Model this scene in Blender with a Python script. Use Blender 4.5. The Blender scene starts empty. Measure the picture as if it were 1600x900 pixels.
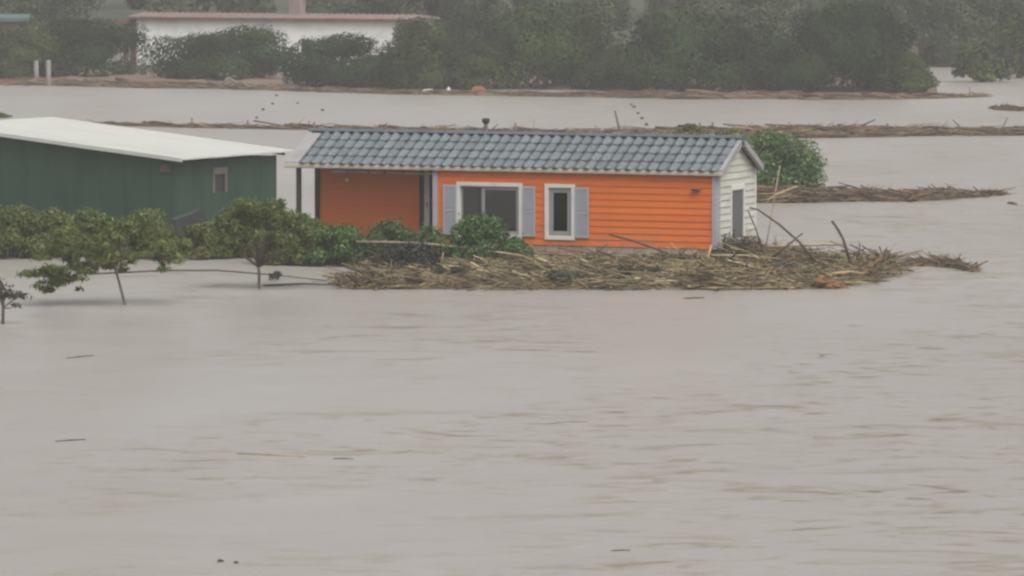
import bpy, bmesh, math, random
import numpy as np
from mathutils import Vector, Matrix

R = math.radians
random.seed(7)
rng = np.random.default_rng(11)
scene = bpy.context.scene
COL = scene.collection

# ------------------------------------------------------------------ camera
CAM_H = 10.0                 # metres above the flood water (a bridge or embankment)
FOCAL = 7500.0 / 1600.0      # focal length in picture widths
PITCH = math.atan(560.0 / 7500.0)
cam_d = bpy.data.cameras.new("camera")
cam = bpy.data.objects.new("camera", cam_d)
COL.objects.link(cam)
cam.location = (0, 0, CAM_H)
cam.rotation_euler = (R(90) - PITCH, 0, 0)
cam_d.sensor_width = 36.0
cam_d.lens = 36.0 * FOCAL
cam_d.clip_start = 0.5
cam_d.clip_end = 5000.0
scene.camera = cam

# ------------------------------------------------------------------ sky + sun
SUN_EL, SUN_AZ = R(56), R(148)       # azimuth from +Y clockwise; behind the camera, a little to the side
world = bpy.data.worlds.new("World")
scene.world = world
world.use_nodes = True
wn = world.node_tree
wn.nodes.clear()
w_out = wn.nodes.new("ShaderNodeOutputWorld")
w_bg = wn.nodes.new("ShaderNodeBackground")
w_sky = wn.nodes.new("ShaderNodeTexSky")
w_hs = wn.nodes.new("ShaderNodeHueSaturation")
w_sky.sky_type = 'NISHITA'
w_sky.sun_disc = False
w_sky.sun_elevation = SUN_EL
w_sky.sun_rotation = SUN_AZ
w_sky.air_density = 1.0
w_sky.dust_density = 6.0
w_sky.ozone_density = 1.0
w_hs.inputs["Saturation"].default_value = 0.10      # overcast: the cloud layer takes the blue out
wn.links.new(w_sky.outputs[0], w_hs.inputs["Color"])
wn.links.new(w_hs.outputs[0], w_bg.inputs["Color"])
w_bg.inputs["Strength"].default_value = 0.10
wn.links.new(w_bg.outputs[0], w_out.inputs["Surface"])

sun_d = bpy.data.lights.new("sun", 'SUN')
sun_d.energy = 1.1
sun_d.angle = R(60)
sun_d.color = (1.0, 0.97, 0.92)
sun = bpy.data.objects.new("sun", sun_d)
COL.objects.link(sun)
sd = Vector((math.sin(SUN_AZ) * math.cos(SUN_EL), math.cos(SUN_AZ) * math.cos(SUN_EL), math.sin(SUN_EL)))
sun.rotation_euler = sd.to_track_quat('Z', 'Y').to_euler()
sun.location = sd * 200

vs = scene.view_settings
vs.view_transform = 'Standard'
vs.look = 'None'
vs.exposure = 0.62
vs.gamma = 1.0
vs.use_curve_mapping = False
scene.render.engine = 'CYCLES'
scene.cycles.use_denoising = True
scene.cycles.max_bounces = 8
scene.cycles.volume_bounces = 1
scene.cycles.transparent_max_bounces = 12
scene.cycles.filter_width = 2.5        # soft long-lens video picture

# ------------------------------------------------------------------ helpers
def set_props(o, label=None, cat=None, group=None, kind=None):
    if label: o["label"] = label
    if cat: o["category"] = cat
    if group: o["group"] = group
    if kind: o["kind"] = kind
    return o

def root(name, loc, label, cat, rz=0.0, group=None):
    o = bpy.data.objects.new(name, None)
    o.empty_display_size = 0.3
    COL.objects.link(o)
    o.location = loc
    o.rotation_euler = (0, 0, rz)
    return set_props(o, label, cat, group)

def link_mesh(name, me, parent=None, mat=None, loc=None, rot=None, scale=None):
    o = bpy.data.objects.new(name, me)
    COL.objects.link(o)
    if parent is not None: o.parent = parent
    if mat is not None and len(me.materials) == 0: me.materials.append(mat)
    if loc is not None: o.location = loc
    if rot is not None: o.rotation_euler = rot
    if scale is not None: o.scale = scale
    return o

def np_mesh(name, verts, quads, smooth=False):
    verts = np.asarray(verts, dtype=np.float32).reshape(-1, 3)
    quads = np.asarray(quads, dtype=np.int32).reshape(-1, 4)
    me = bpy.data.meshes.new(name)
    me.vertices.add(len(verts)); me.vertices.foreach_set("co", verts.ravel())
    me.loops.add(quads.size); me.loops.foreach_set("vertex_index", quads.ravel())
    me.polygons.add(len(quads))
    me.polygons.foreach_set("loop_start", np.arange(0, quads.size, 4, dtype=np.int32))
    me.polygons.foreach_set("loop_total", np.full(len(quads), 4, dtype=np.int32))
    if smooth: me.polygons.foreach_set("use_smooth", np.ones(len(quads), dtype=bool))
    me.update(calc_edges=True); me.validate()
    return me

def py_mesh(name, verts, faces, smooth=False):
    me = bpy.data.meshes.new(name)
    me.from_pydata([tuple(v) for v in verts], [], faces)
    if smooth:
        for p in me.polygons: p.use_smooth = True
    me.update()
    return me

def box_mesh(name, lo, hi, bevel=0.0):
    bm = bmesh.new()
    bmesh.ops.create_cube(bm, size=1.0)
    for v in bm.verts:
        v.co = Vector([(lo[i] + hi[i]) / 2 + v.co[i] * (hi[i] - lo[i]) for i in range(3)])
    if bevel > 0:
        bmesh.ops.bevel(bm, geom=bm.edges[:], offset=bevel, segments=1, affect='EDGES')
    me = bpy.data.meshes.new(name); bm.to_mesh(me); bm.free()
    return me

def box(name, lo, hi, mat, parent=None, bevel=0.0):
    return link_mesh(name, box_mesh(name, lo, hi, bevel), parent, mat)

def prism_mesh(name, poly, axis, a, b):
    """a closed prism: poly = 2-D outline, axis = the axis it is pushed along, from a to b"""
    n = len(poly); vs_ = []
    for t in (a, b):
        for (p, q) in poly:
            vs_.append({'x': (t, p, q), 'y': (p, t, q), 'z': (p, q, t)}[axis])
    fs = [tuple(range(n)), tuple(range(2 * n - 1, n - 1, -1))]
    for i in range(n):
        j = (i + 1) % n
        fs.append((i, i + n, j + n, j))
    bm = bmesh.new()
    me = py_mesh(name, vs_, fs)
    bm.from_mesh(me); bmesh.ops.recalc_face_normals(bm, faces=bm.faces); bm.to_mesh(me); bm.free()
    return me

def tubes(paths, sides=6):
    """paths: list of (points, radii); returns verts, quads for tapered tubes"""
    V, Q = [], []
    for pts, rad in paths:
        pts = [Vector(p) for p in pts]
        base = len(V)
        for i, p in enumerate(pts):
            t = (pts[min(i + 1, len(pts) - 1)] - pts[max(i - 1, 0)])
            if t.length < 1e-6: t = Vector((0, 0, 1))
            t.normalize()
            u = t.cross(Vector((0.13, 0.21, 1)) if abs(t.z) < .9 else Vector((1, .1, 0))).normalized()
            w = t.cross(u)
            for k in range(sides):
                an = 2 * math.pi * k / sides
                V.append(p + (u * math.cos(an) + w * math.sin(an)) * rad[i])
        for i in range(len(pts) - 1):
            for k in range(sides):
                k2 = (k + 1) % sides
                Q.append((base + i * sides + k, base + i * sides + k2, base + (i + 1) * sides + k2, base + (i + 1) * sides + k))
        # end cap
        c0 = base + (len(pts) - 1) * sides
        V.append(pts[-1]); V.append(pts[0])
        for k in range(0, sides, 2):
            Q.append((c0 + k, c0 + (k + 1) % sides, c0 + (k + 2) % sides, len(V) - 2))
            Q.append((base + (k + 2) % sides, base + (k + 1) % sides, base + k, len(V) - 1))
    return V, Q

def tube_obj(name, paths, mat, parent=None, sides=6):
    V, Q = tubes(paths, sides)
    return link_mesh(name, np_mesh(name, [tuple(v) for v in V], Q, True), parent, mat)

def on_water(px, py, z=0.0):
    """where a sight line of the survey camera (1600 x 900) meets the level z"""
    c, s = math.cos(PITCH), math.sin(PITCH)
    x = (px - 800) / 7500.0; y = (450 - py) / 7500.0
    d = Vector((x, c + y * s, -s + y * c))
    t = (z - CAM_H) / d.z
    return Vector((d.x * t, d.y * t, z))

# ------------------------------------------------------------------ materials
def new_mat(name):
    m = bpy.data.materials.new(name); m.use_nodes = True
    nt = m.node_tree; nt.nodes.clear()
    out = nt.nodes.new("ShaderNodeOutputMaterial")
    bs = nt.nodes.new("ShaderNodeBsdfPrincipled")
    nt.links.new(bs.outputs[0], out.inputs["Surface"])
    return m, nt, bs, out

def N(nt, typ, **kw):
    n = nt.nodes.new(typ)
    for k, v in kw.items():
        if k in n.inputs: n.inputs[k].default_value = v
        else: setattr(n, k, v)
    return n

def ramp(nt, fac, stops):
    r = nt.nodes.new("ShaderNodeValToRGB")
    el = r.color_ramp.elements
    while len(el) < len(stops): el.new(0.5)
    for e, (p, c) in zip(el, stops):
        e.position = p; e.color = (c[0], c[1], c[2], 1)
    nt.links.new(fac, r.inputs[0])
    return r.outputs[0]

def mul(nt, a, b, fac=1.0):
    m = nt.nodes.new("ShaderNodeMix"); m.data_type = 'RGBA'; m.blend_type = 'MULTIPLY'
    m.inputs[0].default_value = fac
    nt.links.new(a, m.inputs[6]); nt.links.new(b, m.inputs[7])
    return m.outputs[2]

def paint(name, col, rough=0.55, wear=0.18, scale=1.6, stretch=(1, 1, 1), spec=0.35, island=0.0, bump=0.0, grime=None, splash=False):
    """weathered paint / plaster / metal: base colour broken by two scales of stains"""
    m, nt, bs, _ = new_mat(name)
    tc = N(nt, "ShaderNodeTexCoord")
    mp = N(nt, "ShaderNodeMapping"); mp.inputs["Scale"].default_value = stretch
    nt.links.new(tc.outputs["Object"], mp.inputs["Vector"])
    n1 = N(nt, "ShaderNodeTexNoise", Scale=scale, Detail=6.0, Roughness=0.62)
    nt.links.new(mp.outputs[0], n1.inputs["Vector"])
    g = grime or tuple(c * (1 - wear * 2.2) for c in col)
    hi = tuple(min(1, c * (1 + wear * .5)) for c in col)
    c = ramp(nt, n1.outputs[0], [(0.28, g), (0.5, col), (0.78, hi)])
    if island > 0:
        ob = N(nt, "ShaderNodeObjectInfo")
        v = ramp(nt, ob.outputs["Random"], [(0.0, (1 - island,) * 3), (1.0, (1,) * 3)])
        c = mul(nt, c, v)
    if splash:
        ge = N(nt, "ShaderNodeNewGeometry")
        sp = N(nt, "ShaderNodeSeparateXYZ"); nt.links.new(ge.outputs["Position"], sp.inputs[0])
        nz = N(nt, "ShaderNodeTexNoise", Scale=2.2, Detail=6.0, Roughness=.7); nt.links.new(ge.outputs["Position"], nz.inputs["Vector"])
        mz = N(nt, "ShaderNodeMapRange"); mz.inputs[1].default_value = .58; mz.inputs[2].default_value = 1.25; mz.inputs[3].default_value = .55; mz.inputs[4].default_value = 0
        nt.links.new(sp.outputs[2], mz.inputs[0])
        pr = N(nt, "ShaderNodeMath", operation='MULTIPLY'); nt.links.new(mz.outputs[0], pr.inputs[0])
        nr = ramp(nt, nz.outputs[0], [(.42, (0, 0, 0)), (.66, (1, 1, 1))]); nt.links.new(nr, pr.inputs[1])
        mm = N(nt, "ShaderNodeMix"); mm.data_type = 'RGBA'; nt.links.new(pr.outputs[0], mm.inputs[0])
        nt.links.new(c, mm.inputs[6]); mm.inputs[7].default_value = (.24, .185, .13, 1)
        c = mm.outputs[2]
    nt.links.new(c, bs.inputs["Base Color"])
    bs.inputs["Roughness"].default_value = rough
    bs.inputs["Specular IOR Level"].default_value = spec
    if bump > 0:
        n2 = N(nt, "ShaderNodeTexNoise", Scale=scale * 14, Detail=4.0)
        nt.links.new(mp.outputs[0], n2.inputs["Vector"])
        b = N(nt, "ShaderNodeBump", Strength=bump, Distance=0.02)
        nt.links.new(n2.outputs[0], b.inputs["Height"])
        nt.links.new(b.outputs[0], bs.inputs["Normal"])
    return m

def pieces_mat(name, stops, rough=0.75, transl=0.0, spec=0.2, patch=0.0, patch_scale=1.2, each=None):
    """leaves, reeds, twigs: every single piece takes its own colour from the ramp"""
    m, nt, bs, out = new_mat(name)
    ge = N(nt, "ShaderNodeNewGeometry")
    c = ramp(nt, ge.outputs["Random Per Island"], stops)
    if patch > 0:
        tc = N(nt, "ShaderNodeTexCoord")
        n1 = N(nt, "ShaderNodeTexNoise", Scale=patch_scale, Detail=2.0)
        nt.links.new(tc.outputs["Object"], n1.inputs["Vector"])
        v = ramp(nt, n1.outputs[0], [(0.35, (1 - patch, 1 - patch, 1 - patch)), (0.65, (1, 1, 1))])
        c = mul(nt, c, v)
    if each:                       # every plant of the kind has its own tone
        ob = N(nt, "ShaderNodeObjectInfo")
        c = mul(nt, c, ramp(nt, ob.outputs["Random"], each))
    nt.links.new(c, bs.inputs["Base Color"])
    bs.inputs["Roughness"].default_value = rough
    bs.inputs["Specular IOR Level"].default_value = spec
    if transl > 0:
        tr = N(nt, "ShaderNodeBsdfTranslucent"); nt.links.new(c, tr.inputs["Color"])
        mx = N(nt, "ShaderNodeMixShader"); mx.inputs[0].default_value = transl
        nt.links.new(bs.outputs[0], mx.inputs[1]); nt.links.new(tr.outputs[0], mx.inputs[2])
        nt.links.new(mx.outputs[0], out.inputs["Surface"])
    return m

def water_mat():
    m, nt, bs, _ = new_mat("flood_water")
    tc = N(nt, "ShaderNodeTexCoord")
    def noise(sx, sy, scale, detail=3.0, rough=.5, dist=0.0):
        mp = N(nt, "ShaderNodeMapping"); mp.inputs["Scale"].default_value = (sx, sy, 1)
        mp.inputs["Rotation"].default_value = (0, 0, R(6))
        nt.links.new(tc.outputs["Object"], mp.inputs["Vector"])
        n = N(nt, "ShaderNodeTexNoise", Scale=scale, Detail=detail, Roughness=rough, Distortion=dist)
        nt.links.new(mp.outputs[0], n.inputs["Vector"])
        return n.outputs[0]
    silt = noise(.05, .02, 1.0, 4.0, .6, .6)
    base = ramp(nt, silt, [(0.30, WATER_A), (0.55, WATER_B), (0.75, WATER_C)])
    # mud streaks with wave-front shading painted in, mostly away from the calm side
    streak = noise(.50, .88, 1.0, 7.0, .64, 1.3)
    st = ramp(nt, streak, [(0.525, (1, 1, 1)), (0.59, (.87, .82, .71)), (0.67, (.56, .48, .30))])
    big = noise(.075, .045, 1.0, 4.0, .6, .8)
    sx = N(nt, "ShaderNodeSeparateXYZ"); nt.links.new(tc.outputs["Object"], sx.inputs[0])
    cx = N(nt, "ShaderNodeMapRange"); cx.inputs[1].default_value = -9; cx.inputs[2].default_value = 9; cx.inputs[3].default_value = -.07; cx.inputs[4].default_value = .07
    nt.links.new(sx.outputs[0], cx.inputs[0])
    ad = N(nt, "ShaderNodeMath", operation='ADD'); nt.links.new(big, ad.inputs[0]); nt.links.new(cx.outputs[0], ad.inputs[1])
    mr = N(nt, "ShaderNodeMapRange"); mr.inputs[1].default_value = .40; mr.inputs[2].default_value = .58
    nt.links.new(ad.outputs[0], mr.inputs[0])
    mx = N(nt, "ShaderNodeMix"); mx.data_type = 'RGBA'; mx.blend_type = 'MULTIPLY'
    nt.links.new(mr.outputs[0], mx.inputs[0])
    nt.links.new(base, mx.inputs[6]); nt.links.new(st, mx.inputs[7])
    fine = noise(1.1, 1.9, 1.0, 3.0, .5, .9)
    ft = ramp(nt, fine, [(0.59, (1, 1, 1)), (0.65, (.77, .71, .60)), (0.71, (.48, .41, .28))])  # thin wavelet fronts without sky reflection, likewise darkened in the colour
    patch = noise(.16, .07, 1.0, 3.0, .6, .5)
    pm = N(nt, "ShaderNodeMapRange"); pm.inputs[1].default_value = .47; pm.inputs[2].default_value = .66
    pa = N(nt, "ShaderNodeMath", operation='ADD'); nt.links.new(patch, pa.inputs[0]); nt.links.new(cx.outputs[0], pa.inputs[1])
    nt.links.new(pa.outputs[0], pm.inputs[0])
    m2 = N(nt, "ShaderNodeMix"); m2.data_type = 'RGBA'; m2.blend_type = 'MULTIPLY'
    nt.links.new(pm.outputs[0], m2.inputs[0]); nt.links.new(mx.outputs[2], m2.inputs[6]); nt.links.new(ft, m2.inputs[7])
    nt.links.new(m2.outputs[2], bs.inputs["Base Color"])
    bs.inputs["Roughness"].default_value = 0.32
    bs.inputs["IOR"].default_value = 1.33
    bs.inputs["Specular IOR Level"].default_value = 0.35
    w1 = noise(.16, .20, 1.0, 4.0, .50, .6)
    w2 = noise(.9, 1.1, 1.0, 3.0, .5, .4)
    b1 = N(nt, "ShaderNodeBump", Strength=.22, Distance=0.45)
    nt.links.new(w1, b1.inputs["Height"])
    b2 = N(nt, "ShaderNodeBump", Distance=0.12)
    sm = N(nt, "ShaderNodeMath", operation='MULTIPLY'); sm.inputs[1].default_value = .5
    nt.links.new(mr.outputs[0], sm.inputs[0]); nt.links.new(sm.outputs[0], b2.inputs["Strength"])
    nt.links.new(streak, b2.inputs["Height"]); nt.links.new(b1.outputs[0], b2.inputs["Normal"])
    nt.links.new(b2.outputs[0], bs.inputs["Normal"])
    return m
WATER_A, WATER_B, WATER_C = (.270, .246, .221), (.300, .279, .259), (.330, .311, .291)

M = {}
M["water"] = water_mat()
M["orange"] = paint("orange_siding", (.68, .156, .022), .5, .10, 1.1, (.5, 1, 3), island=.10, splash=True)
M["cream_siding"] = paint("cream_siding", (.52, .51, .45), .55, .10, 1.2, (1, .6, 3), island=.08, splash=True)
M["white_trim"] = paint("white_trim", (.62, .60, .56), .5, .08)
M["cream_trim"] = paint("cream_trim", (.46, .41, .34), .5, .12)
M["lilac_trim"] = paint("lilac_grey_trim", (.36, .345, .37), .5, .08)
M["flashing"] = paint("grey_flashing", (.29, .28, .285), .45, .12)
M["shutter"] = paint("blue_grey_shutter", (.34, .35, .385), .5, .06)
M["sash"] = paint("grey_sash", (.25, .26, .26), .45, .06)
M["tile"] = paint("slate_blue_tile", (.140, .163, .176), .42, .14, 2.3, island=.26, spec=.42)
M["tile_dark"] = paint("dark_roof_metal", (.09, .11, .125), .45, .15)
M["brown_wood"] = paint("dark_brown_wood", (.035, .026, .022), .6, .2)
M["dark"] = paint("dark_interior", (.03, .03, .03), .8, .1)
M["grey_door"] = paint("grey_door_panel", (.105, .11, .115), .5, .08)
M["curtain"] = paint("grey_curtain", (.30, .30, .29), .9, .1, 3, (8, 1, 1))
M["block"] = paint("grey_brown_block", (.44, .36, .275), .9, .22, 5, island=.35, bump=.4)
M["mortar"] = paint("mortar", (.24, .20, .16), .95, .2, 4)
M["shed_green"] = paint("faded_green_sheet", (.023, .056, .035), .65, .16, .9, (1.5, 1.5, .35), island=.12, spec=.25)
M["shed_roof"] = paint("white_roof_sheet", (.48, .48, .45), .55, .07, .8, (.4, 3, 1), island=.04)
M["beige"] = paint("beige_board", (.12, .105, .088), .7, .15)
M["rust"] = paint("rust_brown", (.085, .062, .048), .8, .25, 3)
M["charcoal"] = paint("charcoal_sheet", (.030, .031, .037), .6, .15)
M["plaster"] = paint("white_plaster", (.86, .85, .83), .8, .10, .5)
M["terracotta"] = paint("terracotta", (.16, .075, .06), .8, .2, 2.0, island=.1)
M["roof_tile_pale"] = paint("weathered_roof_tile", (.25, .19, .17), .85, .2, 2.0)
M["teal"] = paint("teal_sheet", (.07, .12, .11), .6, .2)
M["bark"] = paint("grey_brown_bark", (.12, .095, .075), .9, .25, 6, (1, 1, .3), bump=.6)
M["bark_pale"] = paint("pale_bark", (.15, .125, .10), .9, .2, 6, (1, 1, .3), bump=.5)
M["mud"] = paint("brown_mud_bank", (.17, .12, .085), .8, .25, .35, (.4, 1, 1), bump=.5)
M["hillside"] = paint("hillside_scrub", (.055, .062, .04), .95, .3, .2, bump=.6)
M["pale_wood"] = paint("driftwood", (.33, .26, .17), .8, .2, 5, (1, 1, .3))
M["dark_wood"] = paint("wet_dark_wood", (.075, .058, .042), .75, .25, 5)
M["cane"] = paint("yellow_cane", (.40, .30, .15), .7, .2, 5)
M["post_grey"] = paint("grey_weathered_post", (.12, .105, .09), .85, .2, 5)
M["post_white"] = paint("whitewashed_post", (.19, .185, .172), .8, .2, 5)
M["root_orange"] = paint("orange_brown_bark", (.235, .115, .055), .85, .3, 6, bump=.5)
M["log_bark"] = paint("torn_log_bark", (.15, .092, .05), .85, .34, 7, bump=.6, grime=(.08, .055, .038))
M["float"] = paint("black_float", (.03, .03, .03), .5, .1)
M["bulb"] = paint("frosted_bulb", (.75, .73, .70), .3, .02)
M["white_junk"] = paint("white_plastic_sheet", (.62, .61, .59), .6, .1)
M["straw_mat"] = pieces_mat("straw_mat", [(0, (.085, .062, .04)), (.5, (.13, .095, .058)), (1, (.19, .145, .085))], .95)
M["reeds"] = pieces_mat("dry_reeds", [(0, (0.049, 0.038, 0.027)), (.20, (0.110, 0.080, 0.053)), (.45, (0.225, 0.166, 0.092)), (.70, (0.340, 0.266, 0.144)), (.86, (0.483, 0.394, 0.220)), (.93, (0.615, 0.532, 0.347)), (1, (0.110, 0.138, 0.064))], .8, patch=.55, patch_scale=.9)
M["reeds_dark"] = pieces_mat("dark_reeds", [(0, (0.055, 0.040, 0.028)), (.4, (0.132, 0.088, 0.055)), (.75, (0.209, 0.149, 0.088)), (1, (0.319, 0.231, 0.132))], .8, patch=.3, patch_scale=.4)
M["leaf_far"] = pieces_mat("far_leaves", [(0, (0.026, 0.055, 0.011)), (.5, (0.043, 0.081, 0.016)), (.85, (0.061, 0.104, 0.021)), (1, (0.084, 0.127, 0.029))], .75, .1, patch=.7, patch_scale=.30, each=[(0, (.50, .58, .55)), (.35, (.80, .85, .75)), (.7, (1.0, 1.0, .9)), (1, (1.35, 1.25, .95))])
M["leaf_far_olive"] = pieces_mat("far_olive_leaves", [(0, (0.036, 0.056, 0.012)), (.5, (0.062, 0.090, 0.018)), (.85, (0.086, 0.117, 0.024)), (1, (0.113, 0.137, 0.030))], .75, .1, patch=.7, patch_scale=.30, each=[(0, (.50, .58, .55)), (.35, (.80, .85, .75)), (.7, (1.0, 1.0, .9)), (1, (1.35, 1.25, .95))])
M["leaf_back_hazed"] = pieces_mat("haze_paled_grey_green_leaves", [(0, (0.066, 0.087, 0.047)), (.5, (0.090, 0.113, 0.060)), (1, (0.123, 0.146, 0.078))], .85, .1, patch=.4, patch_scale=.3, each=[(0, (.75, .8, .8)), (1, (1.15, 1.1, 1.0))])  # extra distance haze of the back rows, put into the leaf colour
M["leaf_fresh"] = pieces_mat("fresh_leaves", [(0, (0.065, 0.093, 0.024)), (.45, (0.130, 0.171, 0.041)), (.85, (0.200, 0.238, 0.059)), (1, (0.292, 0.302, 0.086))], .55, .42, spec=.35, patch=.25)
M["leaf_yellow"] = pieces_mat("yellow_green_leaves", [(0, (.056, .074, .020)), (.4, (.110, .138, .034)), (.8, (.170, .185, .046)), (1, (.25, .23, .06))], .55, .4, spec=.3, patch=.25)
M["leaf_deep"] = pieces_mat("deep_green_leaves", [(0, (0.027, 0.063, 0.016)), (.5, (0.071, 0.142, 0.032)), (.9, (0.128, 0.213, 0.056)), (1, (0.207, 0.281, 0.085))], .45, .25, spec=.4, patch=.25)
M["leaf_blue"] = pieces_mat("grey_green_leaves", [(0, (.03, .042, .03)), (.5, (.065, .085, .06)), (1, (.12, .14, .09))], .7, .2)
M["leaf_dark"] = pieces_mat("dark_wet_leaves", [(0, (.016, .02, .014)), (.6, (.04, .046, .03)), (1, (.09, .08, .05))], .6, .1)

def glass_mat():
    m, nt, bs, out = new_mat("window_glass")
    nt.nodes.remove(bs)
    tr = N(nt, "ShaderNodeBsdfTransparent"); tr.inputs[0].default_value = (.62, .64, .64, 1)
    gl = N(nt, "ShaderNodeBsdfGlossy"); gl.inputs["Roughness"].default_value = .06
    fr = N(nt, "ShaderNodeFresnel"); fr.inputs[0].default_value = 1.7
    mx = N(nt, "ShaderNodeMixShader")
    nt.links.new(fr.outputs[0], mx.inputs[0]); nt.links.new(tr.outputs[0], mx.inputs[1]); nt.links.new(gl.outputs[0], mx.inputs[2])
    nt.links.new(mx.outputs[0], out.inputs["Surface"])
    return m
M["glass"] = glass_mat()

# ================================================================== SETTING
# water: one sheet to the horizon
def make_water():
    xs = np.linspace(-900, 900, 2); ys = np.linspace(5, 2500, 2)
    V = [(x, y, 0) for y in ys for x in xs]
    me = py_mesh("water", V, [(0, 1, 3, 2)])
    o = link_mesh("water", me, None, M["water"])
    set_props(o, "pale brown flood water covering everything", "water", kind="structure")
make_water()

def bank_edge(x):
    e = 300 - 0.25 * min(x, 0) * 1.0 - 0.35 * max(0, min(x, 26)) + 1.6 * math.sin(x * .35) + 1.0 * math.sin(x * 1.3 + 1)
    if x > 26: e += min(1, (x - 26) / 1.5) * 60
    return e

def make_bank():
    xs = np.arange(-140, 141, 1.0)
    dists = [0, .7, 1.5, 3, 6, 12, 20, 30, 42, 56, 75, 100, 140]
    V, Q = [], []
    for x in xs:
        e = bank_edge(x)
        for d in dists:
            y = e + d
            z = -0.25 + min(d, 3) * .17 + .06 * math.sin(x * 2.1 + d) + .05 * math.sin(x * .9 - d * .6)
            if d > 3: z += (d - 3) * .01
            hill = max(0, y - 352)
            z += hill * .085
            V.append((x, y, z))
    nd = len(dists)
    for i in range(len(xs) - 1):
        for j in range(nd - 1):
            a = i * nd + j
            Q.append((a, a + nd, a + nd + 1, a + 1))
    me = np_mesh("river_bank", V, Q, True)
    o = link_mesh("river_bank", me, None, M["mud"])
    me.materials.append(M["hillside"])
    for p in me.polygons:
        if (p.vertices[0] % nd) >= 6: p.material_index = 1
    set_props(o, "low brown mud bank rising into a scrubby hillside", "bank", kind="structure")
make_bank()

def bank_z(x, y):
    d = y - bank_edge(x)
    z = -0.25 + min(max(d, 0), 3) * .17 + max(0, d - 3) * .01 + max(0, y - 352) * .085
    return z

# ================================================================== FOLIAGE
def leaves_mesh(name, clumps, n, size, seed, shell=0.55, droop=0.0, aspect=.5, zmin=None, form=.8):
    """clumps: (cx,cy,cz,rx,ry,rz). n leaf faces spread through the clumps, denser near their skins"""
    g = np.random.default_rng(seed)
    cl = np.array(clumps, dtype=float)
    vol = cl[:, 3] * cl[:, 4] * cl[:, 5]
    p = vol ** .75; p /= p.sum()
    idx = g.choice(len(cl), n, p=p)
    d = g.normal(size=(n, 3)); d /= np.linalg.norm(d, axis=1)[:, None]
    r = shell + (1.08 - shell) * g.random(n) ** .8
    inner = g.random(n) < .15
    r[inner] *= g.random(inner.sum())
    stray = g.random(n) < .07
    r[stray] *= 1 + .45 * g.random(stray.sum()) ** 1.5
    r *= 1 + .16 * np.sin(d[:, 0] * 5 + idx) * np.cos(d[:, 1] * 4 + idx * 2)
    pos = cl[idx, :3] + d * r[:, None] * cl[idx, 3:6]
    nrm = d * form + g.normal(size=(n, 3)) * .55 + np.array([0, 0, .35])
    nrm /= np.linalg.norm(nrm, axis=1)[:, None]
    t = np.cross(nrm, g.normal(size=(n, 3))); t[:, 2] -= droop
    t -= nrm * (t * nrm).sum(1)[:, None]
    t /= np.linalg.norm(t, axis=1)[:, None] + 1e-9
    b = np.cross(nrm, t)
    s = size * (.55 + .9 * g.random(n))[:, None]
    w = s * aspect
    a0 = pos - t * s * .5; a2 = pos + t * s * .5
    m_ = pos - t * s * .06 + nrm * s * .10
    V = np.stack([a0, m_ + b * w * .5, a2, m_ - b * w * .5], 1)
    if zmin is not None:
        keep = V[:, :, 2].min(1) > zmin
        V = V[keep]
    k = len(V)
    return np_mesh(name, V.reshape(-1, 3), np.arange(4 * k).reshape(-1, 4))

def blob_clumps(g, w, d, h, n, z0=0.0, top=.75):
    """n clumps filling a dome w x d x h"""
    out = []
    for i in range(n):
        for _ in range(60):
            x, y, z = g.uniform(-1, 1), g.uniform(-1, 1), g.uniform(0, 1)
            if (x * x + y * y) ** .5 < math.sqrt(max(0, 1 - (z * .98) ** 2)) and x * x + y * y + z * z > .25: break
        r = g.uniform(.20, .36)
        rzz = r * h * g.uniform(.55, .85)
        out.append((x * w * .84, y * d * .80, z0 + min((.10 + z * .86) * h, h - rzz), r * w * 1.0, r * d * 1.1, rzz))
    return out

def make_crown_tree(name, g, w, d, h, nclump, nleaf, size, leafmat, barkmat, label, cat, loc, seed, trunk_h=.4, group=None, shell=.55, rz=0.0):
    rt = root(name, loc, label, cat, rz, group)
    cl = blob_clumps(g, w, d, h, nclump)
    link_mesh("crown", leaves_mesh("crown", cl, nleaf, size, seed, shell, zmin=.02, form=1.6), rt, leafmat)
    paths = [([(0, 0, -.3), (w * .03, 0, h * .2), (0, .02, h * trunk_h)], [h * .035, h * .028, h * .022])]
    for c in cl[::2]:
        paths.append(([(0, 0, h * .18), (c[0] * .45, c[1] * .45, h * .2 + (c[2] - h * .2) * .5), (c[0] * .92, c[1] * .92, c[2])], [h * .02, h * .013, h * .005]))
    tube_obj("trunk", paths, barkmat, rt, 5)
    return rt

def copy_tree(rt, loc, rz, sc, label, group=None):
    c = rt.copy(); COL.objects.link(c)
    c.location = loc; c.rotation_euler = (0, 0, rz); c.scale = sc
    c["label"] = label
    if group: c["group"] = group
    for ch in rt.children:
        k = ch.copy(); COL.objects.link(k); k.parent = c
    return c

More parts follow.
